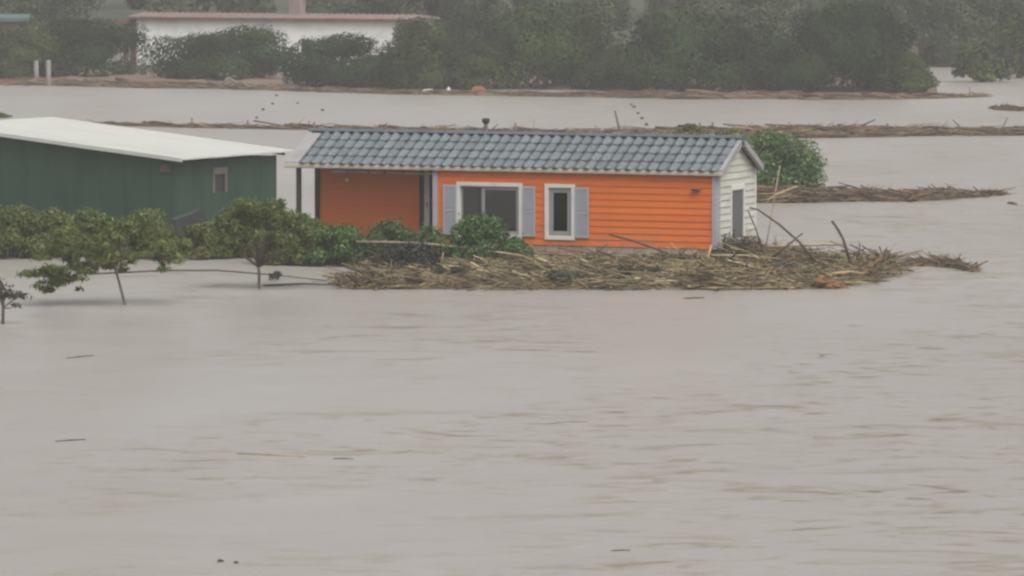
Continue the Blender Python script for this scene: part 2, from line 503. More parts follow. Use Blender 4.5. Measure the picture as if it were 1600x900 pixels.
# ---- waterside trees across the flood (about 5 m of crown above the water)
G = np.random.default_rng(5)
FAR_Y = 301.0
proto = []
for i in range(5):
    mat = M["leaf_far"] if i % 2 == 0 else M["leaf_far_olive"]
    proto.append((i, mat))
far_specs = [
    # px centre, half width px, top y, base y, label
    (15, 62, 40, 128, "dull green tree at the far bank behind two pale posts, cut by the picture's edge", 1),
    (128, 98, 28, 126, "broad dark green tree just before the white building's red porch roof", 0),
    (345, 112, 38, 130, "round dark tree covering the middle of the long white wall", 2),
    (552, 108, 52, 140, "low spreading dark tree under the far end of the white wall", 4),
    (652, 60, 30, 141, "dull tree hiding the white building's far end", 3),
    (722, 74, 52, 143, "dull olive tree above the small white scraps on the far bank", 1),
    (858, 104, 8, 146, "tall broad dark tree behind the roof's thin chimney pipe", 0),
    (968, 52, 78, 146, "small low yellowish tree in the dip between two tall dark trees", 3),
    (1098, 122, 12, 146, "wide olive topped tree straight behind the leaning stake", 2),
    (1238, 66, 62, 148, "shorter dark tree squeezed between two wide olive topped trees", 4),
    (1348, 100, 2, 149, "wide olive topped tree beside the far patch of open flood water", 0),
    (1412, 52, 78, 147, "low rounded bush like tree at the water gap's edge", 3),
]
far_objs = {}
for k, (px, hw, ty, by, lab, var) in enumerate(far_specs):
    p = on_water(px, by + 2)
    x, y = p.x, p.y
    y = max(y + 2.2, bank_edge(x) + 2.2)
    m_px = 7500.0 / y
    w = hw / m_px * 1.12
    ztop = CAM_H - (ty + 110) * y / 7500.0
    z0 = bank_z(x, y) - .05
    h = ztop - z0
    if var not in far_objs:
        mat = M["leaf_far"] if var in (0, 2, 4) else M["leaf_far_olive"]
        g = np.random.default_rng(40 + var)
        o = make_crown_tree("waterside_tree", g, w, 2.9, h, 34, 24000, .20, mat, M["bark"], lab, "tree", (x, y, z0), 60 + var, group="trees along the far bank", shell=.78)
        far_objs[var] = (o, w, h)
    else:
        o, w0, h0 = far_objs[var]
        copy_tree(o, (x, y, z0), 0 if k % 2 else math.pi, (w / w0, 1.0, h / h0), lab, "trees along the far bank")

# sparse yellowish trees standing in the water gap, further off
for (px, hw, ty, by, lab, seed) in [
    (1535, 46, 62, 128, "thin yellowish tree standing in the flood beyond the water gap", 71),
    (1592, 40, -30, 122, "tall yellowish tree beyond the water gap, cut by the picture's edge", 72)]:
    p = on_water(px, by)
    w = hw * p.y / 7500.0
    h = CAM_H - (ty + 110) * p.y / 7500.0
    make_crown_tree("flooded_tree", np.random.default_rng(seed), w, 1.6, h, 16, 3200, .28, M["leaf_far_olive"], M["bark"], lab, "tree", (p.x, p.y, 0), seed)

# hazy wood behind
BACK = "hazy trees of the far wood,"
back_proto = []
for i in range(4):
    back_proto.append(None)
gb = np.random.default_rng(99)
row_specs = []
for row, (y0, step, hh) in enumerate([(326, 9.5, 5.6), (348, 6.2, 7.2), (374, 6.5, 8.5), (404, 7.0, 9.0)]):
    x = -52 + row * 1.7
    while x < 53:
        row_specs.append((x + gb.uniform(-1, 1), y0 + gb.uniform(-3, 3), hh * gb.uniform(.85, 1.15), row))
        x += step * gb.uniform(.8, 1.2)
for x in (27.5, 30.6, 33.4, 36.8, 40.5): row_specs.append((x, bank_edge(x) + 2.4, 6.5 * gb.uniform(.85, 1.1), 1))
made = 0
for (x, y, h, row) in row_specs:
    # keep the white building's yard and the flooded gap clear
    if -31.5 < x < -2.5 and y < 347: continue
    if x > 25.5 and y < bank_edge(x) + 1: continue
    if -36 < x < -8 and row == 1: h *= .72
    if x < -12: h *= .82
    z0 = bank_z(x, y) - .1
    lab = ["hazy grey green tree in the wood behind the waterside trees", "hazy tree in the second row of the far wood",
           "hazy tree high in the wood behind the white building", "faint hazy tree at the very back of the far wood"][row]
    i = made % 4
    if back_proto[i] is None:
        g = np.random.default_rng(300 + i)
        o = make_crown_tree("woodland_tree", g, 3.4, 3.4, 7.0, 22, 13000, .28, M["leaf_back_hazed"], M["bark"], lab, "tree",
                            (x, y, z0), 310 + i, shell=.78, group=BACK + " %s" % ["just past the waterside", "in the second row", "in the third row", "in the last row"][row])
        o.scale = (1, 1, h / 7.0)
        back_proto[i] = o
    else:
        s = gb.uniform(.9, 1.25)
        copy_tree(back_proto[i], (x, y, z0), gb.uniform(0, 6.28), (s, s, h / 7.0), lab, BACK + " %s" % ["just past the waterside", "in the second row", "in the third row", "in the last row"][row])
    made += 1

# ================================================================== FAR BUILDING
def white_building():
    A = on_water(214, 100); yA, yB = 336.0, 327.0
    xA = (212 - 800) / 7500 * yA; xB = (634 - 800) / 7500 * yB
    L = math.hypot(xB - xA, yB - yA); an = math.atan2(yB - yA, xB - xA)
    rt = root("white_building", (xA, yA, 0), "long low white building with a red tiled roof edge among the far trees", "building", an)
    zt = 3.85
    D = 4.4
    box("wall", (0, 0, -.3), (L, D, zt), M["plaster"], rt)
    # low tiled roof, slightly pitched, with an eave over the long wall
    me = prism_mesh("roof", [(-.35, zt + .003), (D + .35, zt + .003), (D + .35, zt + .12), (D / 2, zt + .34), (-.35, zt + .09)], 'x', -.3, L + .3)
    rf = link_mesh("roof", me, rt, M["roof_tile_pale"])
    box("eave_board", (-.3, -.40, zt - .06), (L + .3, -.352, zt + .06), M["terracotta"], rt)
    V, Q = tubes([([(-.3 + i * .42, -.38, zt + .11), (-.3 + i * .42, D / 2, zt + .37)], [.04, .04]) for i in range(int((L + .6) / .42))], 6)
    rr = link_mesh("tile_rows", np_mesh("tile_rows", [tuple(v) for v in V], Q, True), rf, M["roof_tile_pale"])
    rr["kind"] = "stuff"
    cx = (460 - 212) / (660 - 212) * L
    ch = box("chimney", (cx - .42, 1.7, zt + .2), (cx + .42, 2.5, zt + 1.7), M["roof_tile_pale"], rt)
    box("chimney_cap", (cx - .5, 1.62, zt + 1.7), (cx + .5, 2.58, zt + 1.8), M["roof_tile_pale"], ch)
    box("corner_pier", (-.30, -.12, -.3), (.1, .4, zt - .07), M["terracotta"], rt, .02)
    # porch at the near-left end
    pz = 3.3
    me = prism_mesh("porch_roof", [(-3.3, pz + .30), (-.35, pz + .42), (-.35, pz + .10), (-3.3, pz - .08)], 'y', -.8, 3.2)
    link_mesh("porch_roof", me, rt, M["terracotta"])
    box("porch_wall", (-3.0, 1.2, -.3), (-.32, 1.5, pz - .1), M["plaster"], rt)
    for x in (-2.9, -.62):
        box("porch_pier", (x, -.6, -.3), (x + .25, -.35, pz - .1), M["terracotta"], rt)
    # a row of small shuttered windows in the long wall
    for i, x in enumerate((4.2, 9.4, 13.1)):
        w = box("window", (x, -.04, 1.4), (x + .9, -.003, 2.5), M["sash"], rt)
        box("pane", (x + .08, -.05, 1.48), (x + .82, -.043, 2.42), M["dark"], w)
white_building()

def teal_shed():
    p = on_water(-12, 112)
    y = 326.0; x = (-12 - 800) / 7500 * y
    rt = root("teal_shed", (x, y, 0.0), "flat teal roofed shed half hidden behind the far bank trees", "shed", 0.05)
    zt = CAM_H - (33 + 110) * y / 7500
    box("wall", (-2.2, 0, -.3), (2.3, 3, zt), M["rust"], rt)
    me = prism_mesh("roof", [(-.25, zt + .004), (3.2, zt + .20), (3.2, zt + .45), (-.25, zt + .25)], 'x', -2.4, 2.5)
    link_mesh("roof", me, rt, M["teal"])
    box("door", (-.5, -.05, -.2), (.4, -.004, 1.9), M["charcoal"], rt)
teal_shed()

# ================================================================== GREEN SHED
def green_shed():
    A = Vector((-10.75, 156.0)); B = Vector((-7.40, 161.9)); C = Vector((-15.78, 166.65))
    zA, zC = 2.51, 3.42
    ux = (A - (A + (C - B))).normalized()      # from the high end to the low corner
    Lr, Wr = (C - B).length, (B - A).length
    an = math.atan2((B - C).y, (B - C).x)
    D = A + (C - B)                              # high front corner, beyond the picture's edge
    rt = root("green_shed", (D.x, D.y, 0), "dark green sheet walled shed with a slanting white roof, standing in flood water", "shed", an)
    # local x: from high end to low end (0..Lr), y: 0 front .. Wr back ; roof falls along x
    def rz(x): return zC + (zA - zC) * x / Lr
    oh = .42
    # wall panels, ~1 m wide, each its own sheet
    n = 9
    x0, x1 = .3, Lr - oh
    for i in range(n):
        a = x0 + (x1 - x0) * i / n; b = x0 + (x1 - x0) * (i + 1) / n - .012
        off = .004 * (i % 2)
        me = prism_mesh("wall_panel", [(a, -.5), (b, -.5), (b, rz(b) - .10), (a, rz(a) - .10)], 'y', .30 - off, .36 - off)
        link_mesh("wall_panel", me, rt, M["shed_green"])
    y0, y1 = .30, Wr - .35
    n = 6
    for i in range(n):
        a = y0 + .062 + (y1 - y0 - .062) * i / n; b = y0 + .062 + (y1 - y0 - .062) * (i + 1) / n - .012
        off = .004 * (i % 2)
        lo, hi = x1 - .06 + off, x1 + off
        if i == 2:      # panel with the little window cut out of it: upper and lower piece
            link_mesh("wall_panel", box_mesh("wall_panel", (lo, a, -.5), (hi, b, 1.35)), rt, M["shed_green"])
            link_mesh("wall_panel", box_mesh("wall_panel", (lo, a, 1.98), (hi, b, zA - .10)), rt, M["shed_green"])
            link_mesh("wall_panel", box_mesh("wall_panel", (lo, a, 1.35), (hi, a + .12, 1.98)), rt, M["shed_green"])
            link_mesh("wall_panel", box_mesh("wall_panel", (lo, b - .12, 1.35), (hi, b, 1.98)), rt, M["shed_green"])
            wa, wb = a + .12, b - .12
            w = box("window", (hi - .02, wa - .05, 1.93), (hi + .05, wb + .05, 2.16), M["beige"], rt)
            box("window_frame", (hi - .02, wa - .05, 1.33), (hi + .04, wa + .06, 1.927), M["beige"], w)
            box("window_frame", (hi - .02, wb - .06, 1.33), (hi + .04, wb + .05, 1.927), M["beige"], w)
            box("pane", (lo, wa + .062, 1.33), (lo + .02, wb - .062, 1.927), M["dark"], w)
        else:
            link_mesh("wall_panel", box_mesh("wall_panel", (lo, a, -.5), (hi, b, zA - .10)), rt, M["shed_green"])
    # inner frame: back walls
    box("back_wall", (x0, y1 + .002, -.5), (x1 - .07, y1 + .06, zA - .12), M["shed_green"], rt)
    box("end_wall", (x0 - .06, y0, -.5), (x0 - .002, y1, zC - .2), M["shed_green"], rt)
    # roof: ribbed white sheets running down the slope
    n = 7
    sl = math.atan2(zA - zC, Lr)
    for i in range(n):
        a = Wr * i / n; b = Wr * (i + 1) / n + .03
        prof = []
        k = 6
        for j in range(k + 1):
            t = a + (b - a) * j / k
            prof.append((t, 0.0)); 
            if j < k:
                w_ = (b - a) / k
                prof += [(t + w_ * .62, 0.0), (t + w_ * .72, .022), (t + w_ * .88, .022)]
        top = [(x, z + .05 + .005 * (i % 2)) for x, z in prof]
        poly = top + [(x, z - .045) for x, z in reversed(top)]
        vs_, fs = [], []
        m_ = len(poly)
        for xx in (-.25, Lr + .02):
            for (yy, zz) in poly: vs_.append((xx, yy, rz(xx) + zz))
        h_ = len(top)
        for j in range(h_ - 1):
            fs.append((j, j + 1, m_ + j + 1, m_ + j))
            fs.append((m_ - 1 - j, m_ + m_ - 1 - j, m_ + m_ - 2 - j, m_ - 2 - j))
            fs.append((m_ + j, m_ + j + 1, m_ + m_ - 2 - j, m_ + m_ - 1 - j))
            fs.append((j + 1, j, m_ - 1 - j, m_ - 2 - j))
        fs.append((0, m_, 2 * m_ - 1, m_ - 1)); fs.append((h_ - 1, h_, m_ + h_, m_ + h_ - 1))
        link_mesh("roof_sheet", py_mesh("roof_sheet", vs_, fs), rt, M["shed_roof"])
    # edge flashing along the front and rafters under
    me = prism_mesh("roof_edge", [(-.27, rz(-.27) + .075), (Lr + .03, zA + .075), (Lr + .03, zA - .05), (-.27, rz(-.27) - .05)], 'y', -.035, -.003)
    link_mesh("roof_edge", me, rt, M["shed_roof"])
    for i in range(4):
        y = .45 + i * (Wr - .9) / 3
        me = prism_mesh("rafter", [(.1, rz(.1) - .004), (Lr - .05, rz(Lr - .05) - .004), (Lr - .05, rz(Lr - .05) - .095), (.1, rz(.1) - .095)], 'y', y, y + .06)
        link_mesh("rafter", me, rt, M["brown_wood"])
    box("junction_box", (x1 - .55, .18, zA - .42), (x1 - .18, .293, zA - .16), M["rust"], rt, .01)
green_shed()

# ================================================================== ORANGE HOUSE
HL, HW = 13.6, 3.5
HA = R(22.2)
HX, HY = -6.592, 146.319
ZB, ZE, ZR = 0.60, 2.90, 3.76
RISE = (ZR - ZE) / (HW / 2)
def house():
    rt = root("orange_house", (HX, HY, 0), "orange weatherboard prefab house with a slate blue tiled roof, stranded in flood water", "house", -HA)
    PX, PD = 4.58, 1.5          # porch: width along the front, depth
    BW = (5.36, 7.44, .80, 2.40)      # wide window opening x0,x1,z0,z1
    SW = (8.22, 9.13, .80, 2.40)
    T = .10
    # ---- wall cores
    def core(lo, hi): box("wall", lo, hi, M["dark"], rt)
    zt = ZE - .06
    core((PX, .02, ZB), (BW[0], .02 + T, zt))
    core((BW[1], .02, ZB), (SW[0], .02 + T, zt))
    core((SW[1], .02, ZB), (HL - .02, .02 + T, zt))
    for w in (BW, SW):
        core((w[0] + .001, .021, ZB), (w[1] - .001, .02 + T - .001, w[2]))
        core((w[0] + .001, .021, w[3]), (w[1] - .001, .02 + T - .001, zt))
    core((PX - .0, .125, ZB), (PX + T, PD, zt))                       # porch side wall
    core((.03, PD + .02, ZB), (PX + T, PD + .12, zt))                 # porch back wall
    core((.02, HW - .12, ZB), (HL - .03, HW - .02, zt))               # rear wall
    core((.03, PD + .125, ZB), (.13, HW - .125, zt))                  # far end wall
    # right gable core with its triangle
    me = prism_mesh("gable_wall", [(.13, ZB), (HW - .13, ZB), (HW - .13, ZE - .08), (HW / 2, ZR - .14), (.13, ZE - .08)], 'x', HL - .12, HL - .02)
    link_mesh("gable_wall", me, rt, M["dark"])
    box("floor_slab", (.02, .105, ZB - .12), (HL - .11, HW - .03, ZB - .002), M["mortar"], rt)
    # ---- plinth of blocks
    box("plinth", (.10, .12, -.6), (HL - .08, HW - .1, ZB - .122), M["mortar"], rt)
    bme = box_mesh("block", (-.195, 0, -.095), (.195, .10, .095), .012); bme.materials.append(M["block"])
    for r in range(3):
        x = 4.8 + (.2 if r % 2 else 0)
        while x < HL - .25:
            link_mesh("block", bme, rt, None, (x, -.005 + random.uniform(-.008, .008), ZB - .115 - r * .20), (0, 0, random.uniform(-.01, .01)))
            x += .40
    for r in range(3):
        y = .35 + (.2 if r % 2 else 0)
        while y < HW - .2:
            link_mesh("block", bme, rt, None, (HL + .005, y, ZB - .115 - r * .20), (0, 0, R(90)))
            y += .40
    # ---- weatherboards
    PH = .20
    def board_mesh(L):
        # lapped board, thick lower edge, thin upper edge
        return prism_mesh("board", [(-.020, -.012), (.012, -.012), (.012, PH - .004), (.002, PH - .004)], 'x', 0, L)
    cache = {}
    def board(x0, x1, z, mat, y=0.0, rz=0.0):
        L = round(x1 - x0, 3)
        key = (L, mat.name)
        if key not in cache:
            cache[key] = board_mesh(L); cache[key].materials.append(mat)
        if rz: loc = (y, x0, z)
        else: loc = (x0, y + random.uniform(-.001, .001), z)
        link_mesh("board", cache[key], rt, None, loc, (random.uniform(-.002, .002), 0, rz))
    nrow = 11
    for i in range(nrow):
        z = ZB + i * PH + .012
        segs = [(PX + .12, HL - .004)]
        if .75 < z + .1 < 2.38:
            segs = [(PX + .12, BW[0] + .003), (BW[1] - .003, SW[0] + .003), (SW[1] - .003, HL - .004)]
        for a, b in segs: board(a, b, z, M["orange"])
        board(.12, 3.46, z, M["orange"], PD)
    # cream boards on the right gable: they run along y
    for i in range(16):
        z = ZB + i * PH + .012
        ztop = z + PH
        y0, y1 = .30, HW - .02
        if z > ZR - .25: break
        def lim(zz):        # clip to the slopes
            t = max(0, (zz - (ZE - .05)) / RISE)
            return t
        segs = [(y0, y1)]
        if .8 < z + .1 < 2.34: segs = [(y0, 1.24), (2.44, y1)]
        for a, b in segs:
            la, lb = max(a, lim(z) + .02), min(b, HW - lim(z) - .02)
            ta, tb = max(a, lim(ztop) + .02), min(b, HW - lim(ztop) - .02)
            if lb - la < .1: continue
            if tb < ta: ta = tb = (la + lb) / 2
            o_, i_ = HL + .027, HL - .012
            o2 = HL - .004
            Vv = [(o_, la, z), (o_, lb, z), (o2, tb, ztop - .004), (o2, ta, ztop - .004), (i_, la, z), (i_, lb, z), (i_, tb, ztop - .004), (i_, ta, ztop - .004)]
            Ff = [(0, 1, 2, 3), (4, 7, 6, 5), (0, 4, 5, 1), (1, 5, 6, 2), (2, 6, 7, 3), (3, 7, 4, 0)]
            link_mesh("board", py_mesh("board", Vv, Ff), rt, M["cream_siding"])
    # corner boards
    box("corner_board", (HL - .10, -.045, ZB), (HL + .028, -.003 + .02, ZE - .12), M["lilac_trim"], rt)
    box("corner_board", (HL - .004, .02, ZB), (HL + .042, .30, ZE - .06), M["lilac_trim"], rt)
    box("corner_board", (HL - .004, HW - .10, ZB), (HL + .040, HW + .01, ZE - .04), M["white_trim"], rt)
    box("corner_board", (PX - .03, -.045, ZB), (PX + .125, .02, ZE - .12), M["lilac_trim"], rt)
    box("corner_board", (PX - .035, .022, ZB), (PX - .002, PD, ZE - .1), M["orange"], rt)
    # ---- windows
    def window(w, sashes, tag_):
        x0, x1, z0, z1 = w
        fr = box("window", (x0 - .005, .06, z0), (x1 + .005, .075, z0 + .03), M["sash"], rt)
        # outer casing: four boards
        cw = .115
        for (a, b, c, d) in ((x0 - .03, x1 + .03, z1 - cw + .03, z1 + .03), (x0 - .03, x1 + .03, z0 - .04, z0 + cw - .04),
                             (x0 - .03, x0 + cw - .03, z0 + cw - .038, z1 - cw + .028), (x1 - cw + .03, x1 + .03, z0 + cw - .038, z1 - cw + .028)):
            box("casing", (a, -.06, c), (b, .055, d), M["white_trim"], fr, .006)
        a, b = x0 + cw - .03, x1 - cw + .03
        c, d = z0 + cw - .04, z1 - cw + .03
        for (s0, s1, yoff, fw, cur) in sashes:
            sa, sb = a + (b - a) * s0, a + (b - a) * s1
            for (q, r_, s_, t_) in ((sa, sb, d - fw, d), (sa, sb, c, c + fw), (sa, sa + fw, c + fw + .001, d - fw - .001), (sb - fw, sb, c + fw + .001, d - fw - .001)):
                box("sash", (q, .0 + yoff, s_), (r_, .035 + yoff, t_), M["sash"], fr, .004)
            box("pane", (sa + fw - .01, .014 + yoff, c + fw - .01), (sb - fw + .01, .020 + yoff, d - fw + .01), M["glass"], fr)
            if cur:
                n = 40; V, Q = [], []
                for i in range(n + 1):
                    x = sa + (sb - sa) * cur * i / n
                    y = .22 + .03 * math.sin(i * 1.1)
                    V += [(x, y, c), (x, y, d)]
                for i in range(n): Q.append((2 * i, 2 * i + 2, 2 * i + 3, 2 * i + 1))
                me = np_mesh("curtain", V, Q, True)
                co = link_mesh("curtain", me, fr, M["curtain"])
                md = co.modifiers.new("thickness", 'SOLIDIFY'); md.thickness = .006
        return fr
    window(BW, [(0, .42, .045, .055, .62), (.36, 1.0, .002, .105, 0)], "wide")
    window(SW, [(0, 1.0, .002, .145, 0)], "narrow")
    # louvred shutters
    def shutter(x0, x1, z0, z1):
        y0, y1 = -.074, -.032
        s = box("shutter", (x0, y0, z0), (x0 + .05, y1, z1), M["shutter"], rt)
        box("shutter_rail", (x1 - .05, y0, z0), (x1, y1, z1), M["shutter"], s)
        for z in (z0, (z0 + z1) / 2 - .04, z1 - .07):
            box("shutter_rail", (x0 + .051, y0 + .001, z), (x1 - .051, y1, z + .07), M["shutter"], s)
        box("shutter_back", (x0 + .051, y1 - .006, z0 + .071), (x1 - .051, y1 + .003, z1 - .071), M["shutter"], s)
        V, F = [], []
        z = z0 + .08
        while z < z1 - .09:
            if abs(z - (z0 + z1) / 2) > .055:
                k = len(V)
                V += [(x0 + .05, y0 + .006, z), (x1 - .05, y0 + .006, z), (x1 - .05, y1, z + .042), (x0 + .05, y1, z + .042),
                      (x0 + .05, y0 + .006, z + .008), (x1 - .05, y0 + .006, z + .008), (x1 - .05, y1, z + .05), (x0 + .05, y1, z + .05)]
                F += [(k, k + 1, k + 2, k + 3), (k + 4, k + 7, k + 6, k + 5), (k, k + 4, k + 5, k + 1), (k + 2, k + 6, k + 7, k + 3), (k, k + 3, k + 7, k + 4), (k + 1, k + 5, k + 6, k + 2)]
            z += .046
        lo = link_mesh("louvre", py_mesh("louvre", V, F), s, M["shutter"])
        lo["kind"] = "stuff"
        return s
    shutter(4.90, 5.325, .84, 2.345)
    shutter(7.475, 7.885, .84, 2.345)
    shutter(9.165, 9.60, .84, 2.345)
    # ---- gable window with closed grey roller
    gx = HL
    gw = box("gable_window", (gx - .03, 1.30, .84), (gx + .004, 2.38, 2.28), M["charcoal"], rt)
    for (a, b, c, d) in ((1.25, 2.43, 2.27, 2.425), (1.25, 2.43, .79, .85), (1.25, 1.31, .852, 2.268), (2.37, 2.43, .852, 2.268)):
        box("casing", (gx - .02, a, c), (gx + .055, b, d), M["white_trim"], gw, .005)
    z = .86
    while z < 2.26:
        box("roller_slat", (gx + .005, 1.315, z), (gx + .016, 2.365, z + .068), M["grey_door"], gw, .004)
        z += .072
    # ---- porch
    box("porch_post", (.0, .0, ZB), (.13, .13, ZE - .12), M["brown_wood"], rt, .008)
    box("porch_post", (-.02, PD - .10, ZB), (.115, PD + .03, ZE - .12), M["brown_wood"], rt, .008)
    box("porch_beam", (-.1, .0, ZE - .118), (PX, .12, ZE - .02), M["brown_wood"], rt)
    box("porch_beam", (-.1, .122, ZE - .117), (.03, HW, ZE - .02), M["brown_wood"], rt)
    box("porch_ceiling", (.035, .125, ZE - .075), (PX, PD + .1, ZE - .05), M["brown_wood"], rt)
    for i in range(10):
        box("deck_board", (.02, .03 + i * .148, ZB), (PX - .05, .03 + i * .148 + .14, ZB + .025), M["rust"], rt)
    # door in the porch's back wall
    dz = 2.66
    dr = box("door", (3.62, PD - .03, ZB + .03), (3.80, PD + .0, dz), M["white_trim"], rt)
    box("door_frame", (3.47, PD - .05, ZB + .03), (3.618, PD + .01, dz), M["brown_wood"], dr)
    box("door_frame", (4.47, PD - .05, ZB + .03), (4.54, PD + .01, dz), M["brown_wood"], dr)
    box("door_pane", (3.802, PD - .012, ZB + .03), (4.468, PD - .002, dz), M["dark"], dr)
    box("door_handle", (3.70, PD - .06, 1.55), (3.75, PD - .031, 1.70), M["lilac_trim"], dr)
    # pale strip along the top of the back wall, in pieces
    for (a, b, dzz) in ((.55, 1.75, 0.0), (1.82, 2.28, -.008), (2.36, 2.92, -.004), (2.98, 4.5, -.012)):
        box("batten", (a, PD - .075, 2.555 + dzz), (b, PD - .035, 2.62 + dzz), M["white_trim"], rt)
    bp = tube_obj("hanging_bulb", [([(1.35, .8, 2.44), (1.35, .8, 2.425), (1.35, .8, 2.38), (1.35, .8, 2.33), (1.35, .8, 2.32)], [.012, .04, .055, .04, .01])], M["bulb"], rt, 8)
    tube_obj("flex", [([(1.35, .8, 2.43), (1.35, .8, 2.78)], [.006, .006])], M["dark"], bp, 4)
    # wall lamp near the corner
    wl = tube_obj("wall_lamp", [([(12.85, -.06, 2.35), (12.9, -.09, 2.36), (13.02, -.11, 2.37), (13.13, -.09, 2.365), (13.16, -.06, 2.36)], [.01, .045, .06, .045, .01])], M["beige"], rt, 8)
    box("bracket", (12.98, -.10, 2.34), (13.06, -.0, 2.38), M["beige"], wl)
    # ---- roof
    ov = .07                       # eave overhang
    gl_, gr_ = .31, .22            # gable overhangs
    sl = math.atan(RISE)
    ys, zs = -ov, ZE - RISE * ov
    SLEN = (HW / 2 + ov) / math.cos(sl)
    # under-deck (both slopes)
    for side in (0, 1):
        y_e = -ov if side == 0 else HW + ov
        poly = [(y_e, zs - .05), (HW / 2, ZR - .05), (HW / 2, ZR + .0), (y_e, zs + .0)]
        me = prism_mesh("roof_deck", poly, 'x', -gl_, HL + gr_)
        rd = link_mesh("roof_deck", me, rt, M["tile_dark"])
    # tiles: front slope, 4 courses
    NC = 41
    x_a, x_b = .14, HL + gr_ - .10
    tw = (x_b - x_a) / NC
    course = SLEN / 4.0
    def tile_mesh():
        nx, ny = 10, 3
        V, F = [], []
        Lc = course + .045
        for layer in (0, 1):
            for j in range(ny + 1):
                v = j / ny
                for i in range(nx + 1):
                    u = i / nx
                    hump = .5 - .5 * math.cos(2 * math.pi * u)
                    hump = hump ** .8
                    drop = -.13 * hump * (1 - v) ** 2            # scalloped lower edge
                    z = .008 + .095 * hump + .045 * (1 - v)
                    if layer: z -= .028
                    V.append(((u - .5) * tw * 1.0, drop + v * Lc, z))
        st = (nx + 1)
        off = st * (ny + 1)
        for j in range(ny):
            for i in range(nx):
                a = j * st + i
                F.append((a, a + 1, a + st + 1, a + st))
                F.append((off + a, off + a + st, off + a + st + 1, off + a + 1))
        for i in range(nx):
            F.append((i, off + i, off + i + 1, i + 1))
            a = ny * st + i
            F.append((a, a + 1, off + a + 1, off + a))
        for j in range(ny):
            a = j * st; F.append((a, a + st, off + a + st, off + a))
            a = j * st + nx; F.append((a, off + a, off + a + st, a + st))
        me = py_mesh("tile", V, F, False)
        for p in me.polygons[:nx * ny * 2]: p.use_smooth = True
        me.materials.append(M["tile"])
        return me
    tm = tile_mesh()
    for r in range(4):
        for c in range(NC):
            s = r * course - .01
            y = ys + s * math.cos(sl); z = zs + s * math.sin(sl)
            link_mesh("tile", tm, rt, None, (x_a + (c + .5) * tw, y, z + .002), (sl + random.uniform(-.014, .014), random.uniform(-.03, .03), random.uniform(-.02, .02)))
    # rear slope: ribbed sheet
    V, Q = [], []
    nx = NC * 4
    for i in range(nx + 1):
        x = -gl_ + .02 + (HL + gl_ + gr_ - .04) * i / nx
        h = .03 + .03 * (.5 - .5 * math.cos(2 * math.pi * i / 4))
        V += [(x, HW / 2 + .05, ZR - .05 * RISE + h), (x, HW + ov, zs + h)]
    for i in range(nx): Q.append((2 * i, 2 * i + 1, 2 * i + 3, 2 * i + 2))
    o = link_mesh("rear_roof_sheet", np_mesh("rear_roof_sheet", V, Q, True), rt, M["tile"])
    md = o.modifiers.new("thickness", 'SOLIDIFY'); md.thickness = .02
    # ridge cap, in lengths
    n = 7
    for i in range(n):
        a = -gl_ - .02 + (HL + gl_ + gr_ + .04) * i / n; b = -gl_ - .02 + (HL + gl_ + gr_ + .04) * (i + 1) / n - .008
        e = .004 * (i % 2)
        poly = [(HW / 2 - .16, ZR + .06 + e), (HW / 2 - .05, ZR + .135 + e), (HW / 2 + .05, ZR + .135 + e), (HW / 2 + .16, ZR + .06 + e), (HW / 2 + .14, ZR + .035 + e), (HW / 2 - .14, ZR + .035 + e)]
        link_mesh("ridge_cap", prism_mesh("ridge_cap", poly, 'x', a, b), rt, M["tile_dark"])
    # verge flashings: wide on the porch end, narrow on the other
    def verge(name, xa, xb, mat, up, parent=rt):
        for side in (0, 1):
            y_e = -ov - .01 if side == 0 else HW + ov + .01
            ym = HW / 2 - .16 if side == 0 else HW / 2 + .16
            zm = ZR - .16 * RISE
            poly = [(y_e, zs - .11), (ym, zm - .11), (ym, zm + up), (y_e, zs + up)]
            link_mesh(name, prism_mesh(name, poly, 'x', xa, xb), parent, mat)
    verge("verge_flashing", -gl_ - .03, x_a - .012, M["flashing"], .075)
    verge("verge_flashing", x_b + .012, HL + gr_ + .03, M["flashing"], .085)
    # gutter board in cream along the eave
    box("gutter", (-gl_ - .02, -ov - .10, zs - .095), (HL + gr_ + .02, -ov - .014, zs + .022), M["cream_trim"], rt, .012)
    box("fascia", (-gl_ + .02, -ov - .012, zs - .11), (HL + gr_ - .02, -.04, zs - .056), M["cream_trim"], rt)
    box("soffit", (PX + .13, -.04, ZE - .13), (HL + .1, .02, ZE - .10), M["white_trim"], rt)
    # stove pipe behind the ridge
    px_ = 5.30
    st = tube_obj("stove_pipe", [([(px_, 2.35, ZR - .5), (px_, 2.35, ZR + .38)], [.06, .06])], M["post_grey"], rt, 10)
    tube_obj("pipe_cowl", [([(px_, 2.35, ZR + .34), (px_, 2.35, ZR + .38), (px_, 2.35, ZR + .46), (px_, 2.35, ZR + .5)], [.08, .11, .125, .09])], M["charcoal"], st, 10)
house()

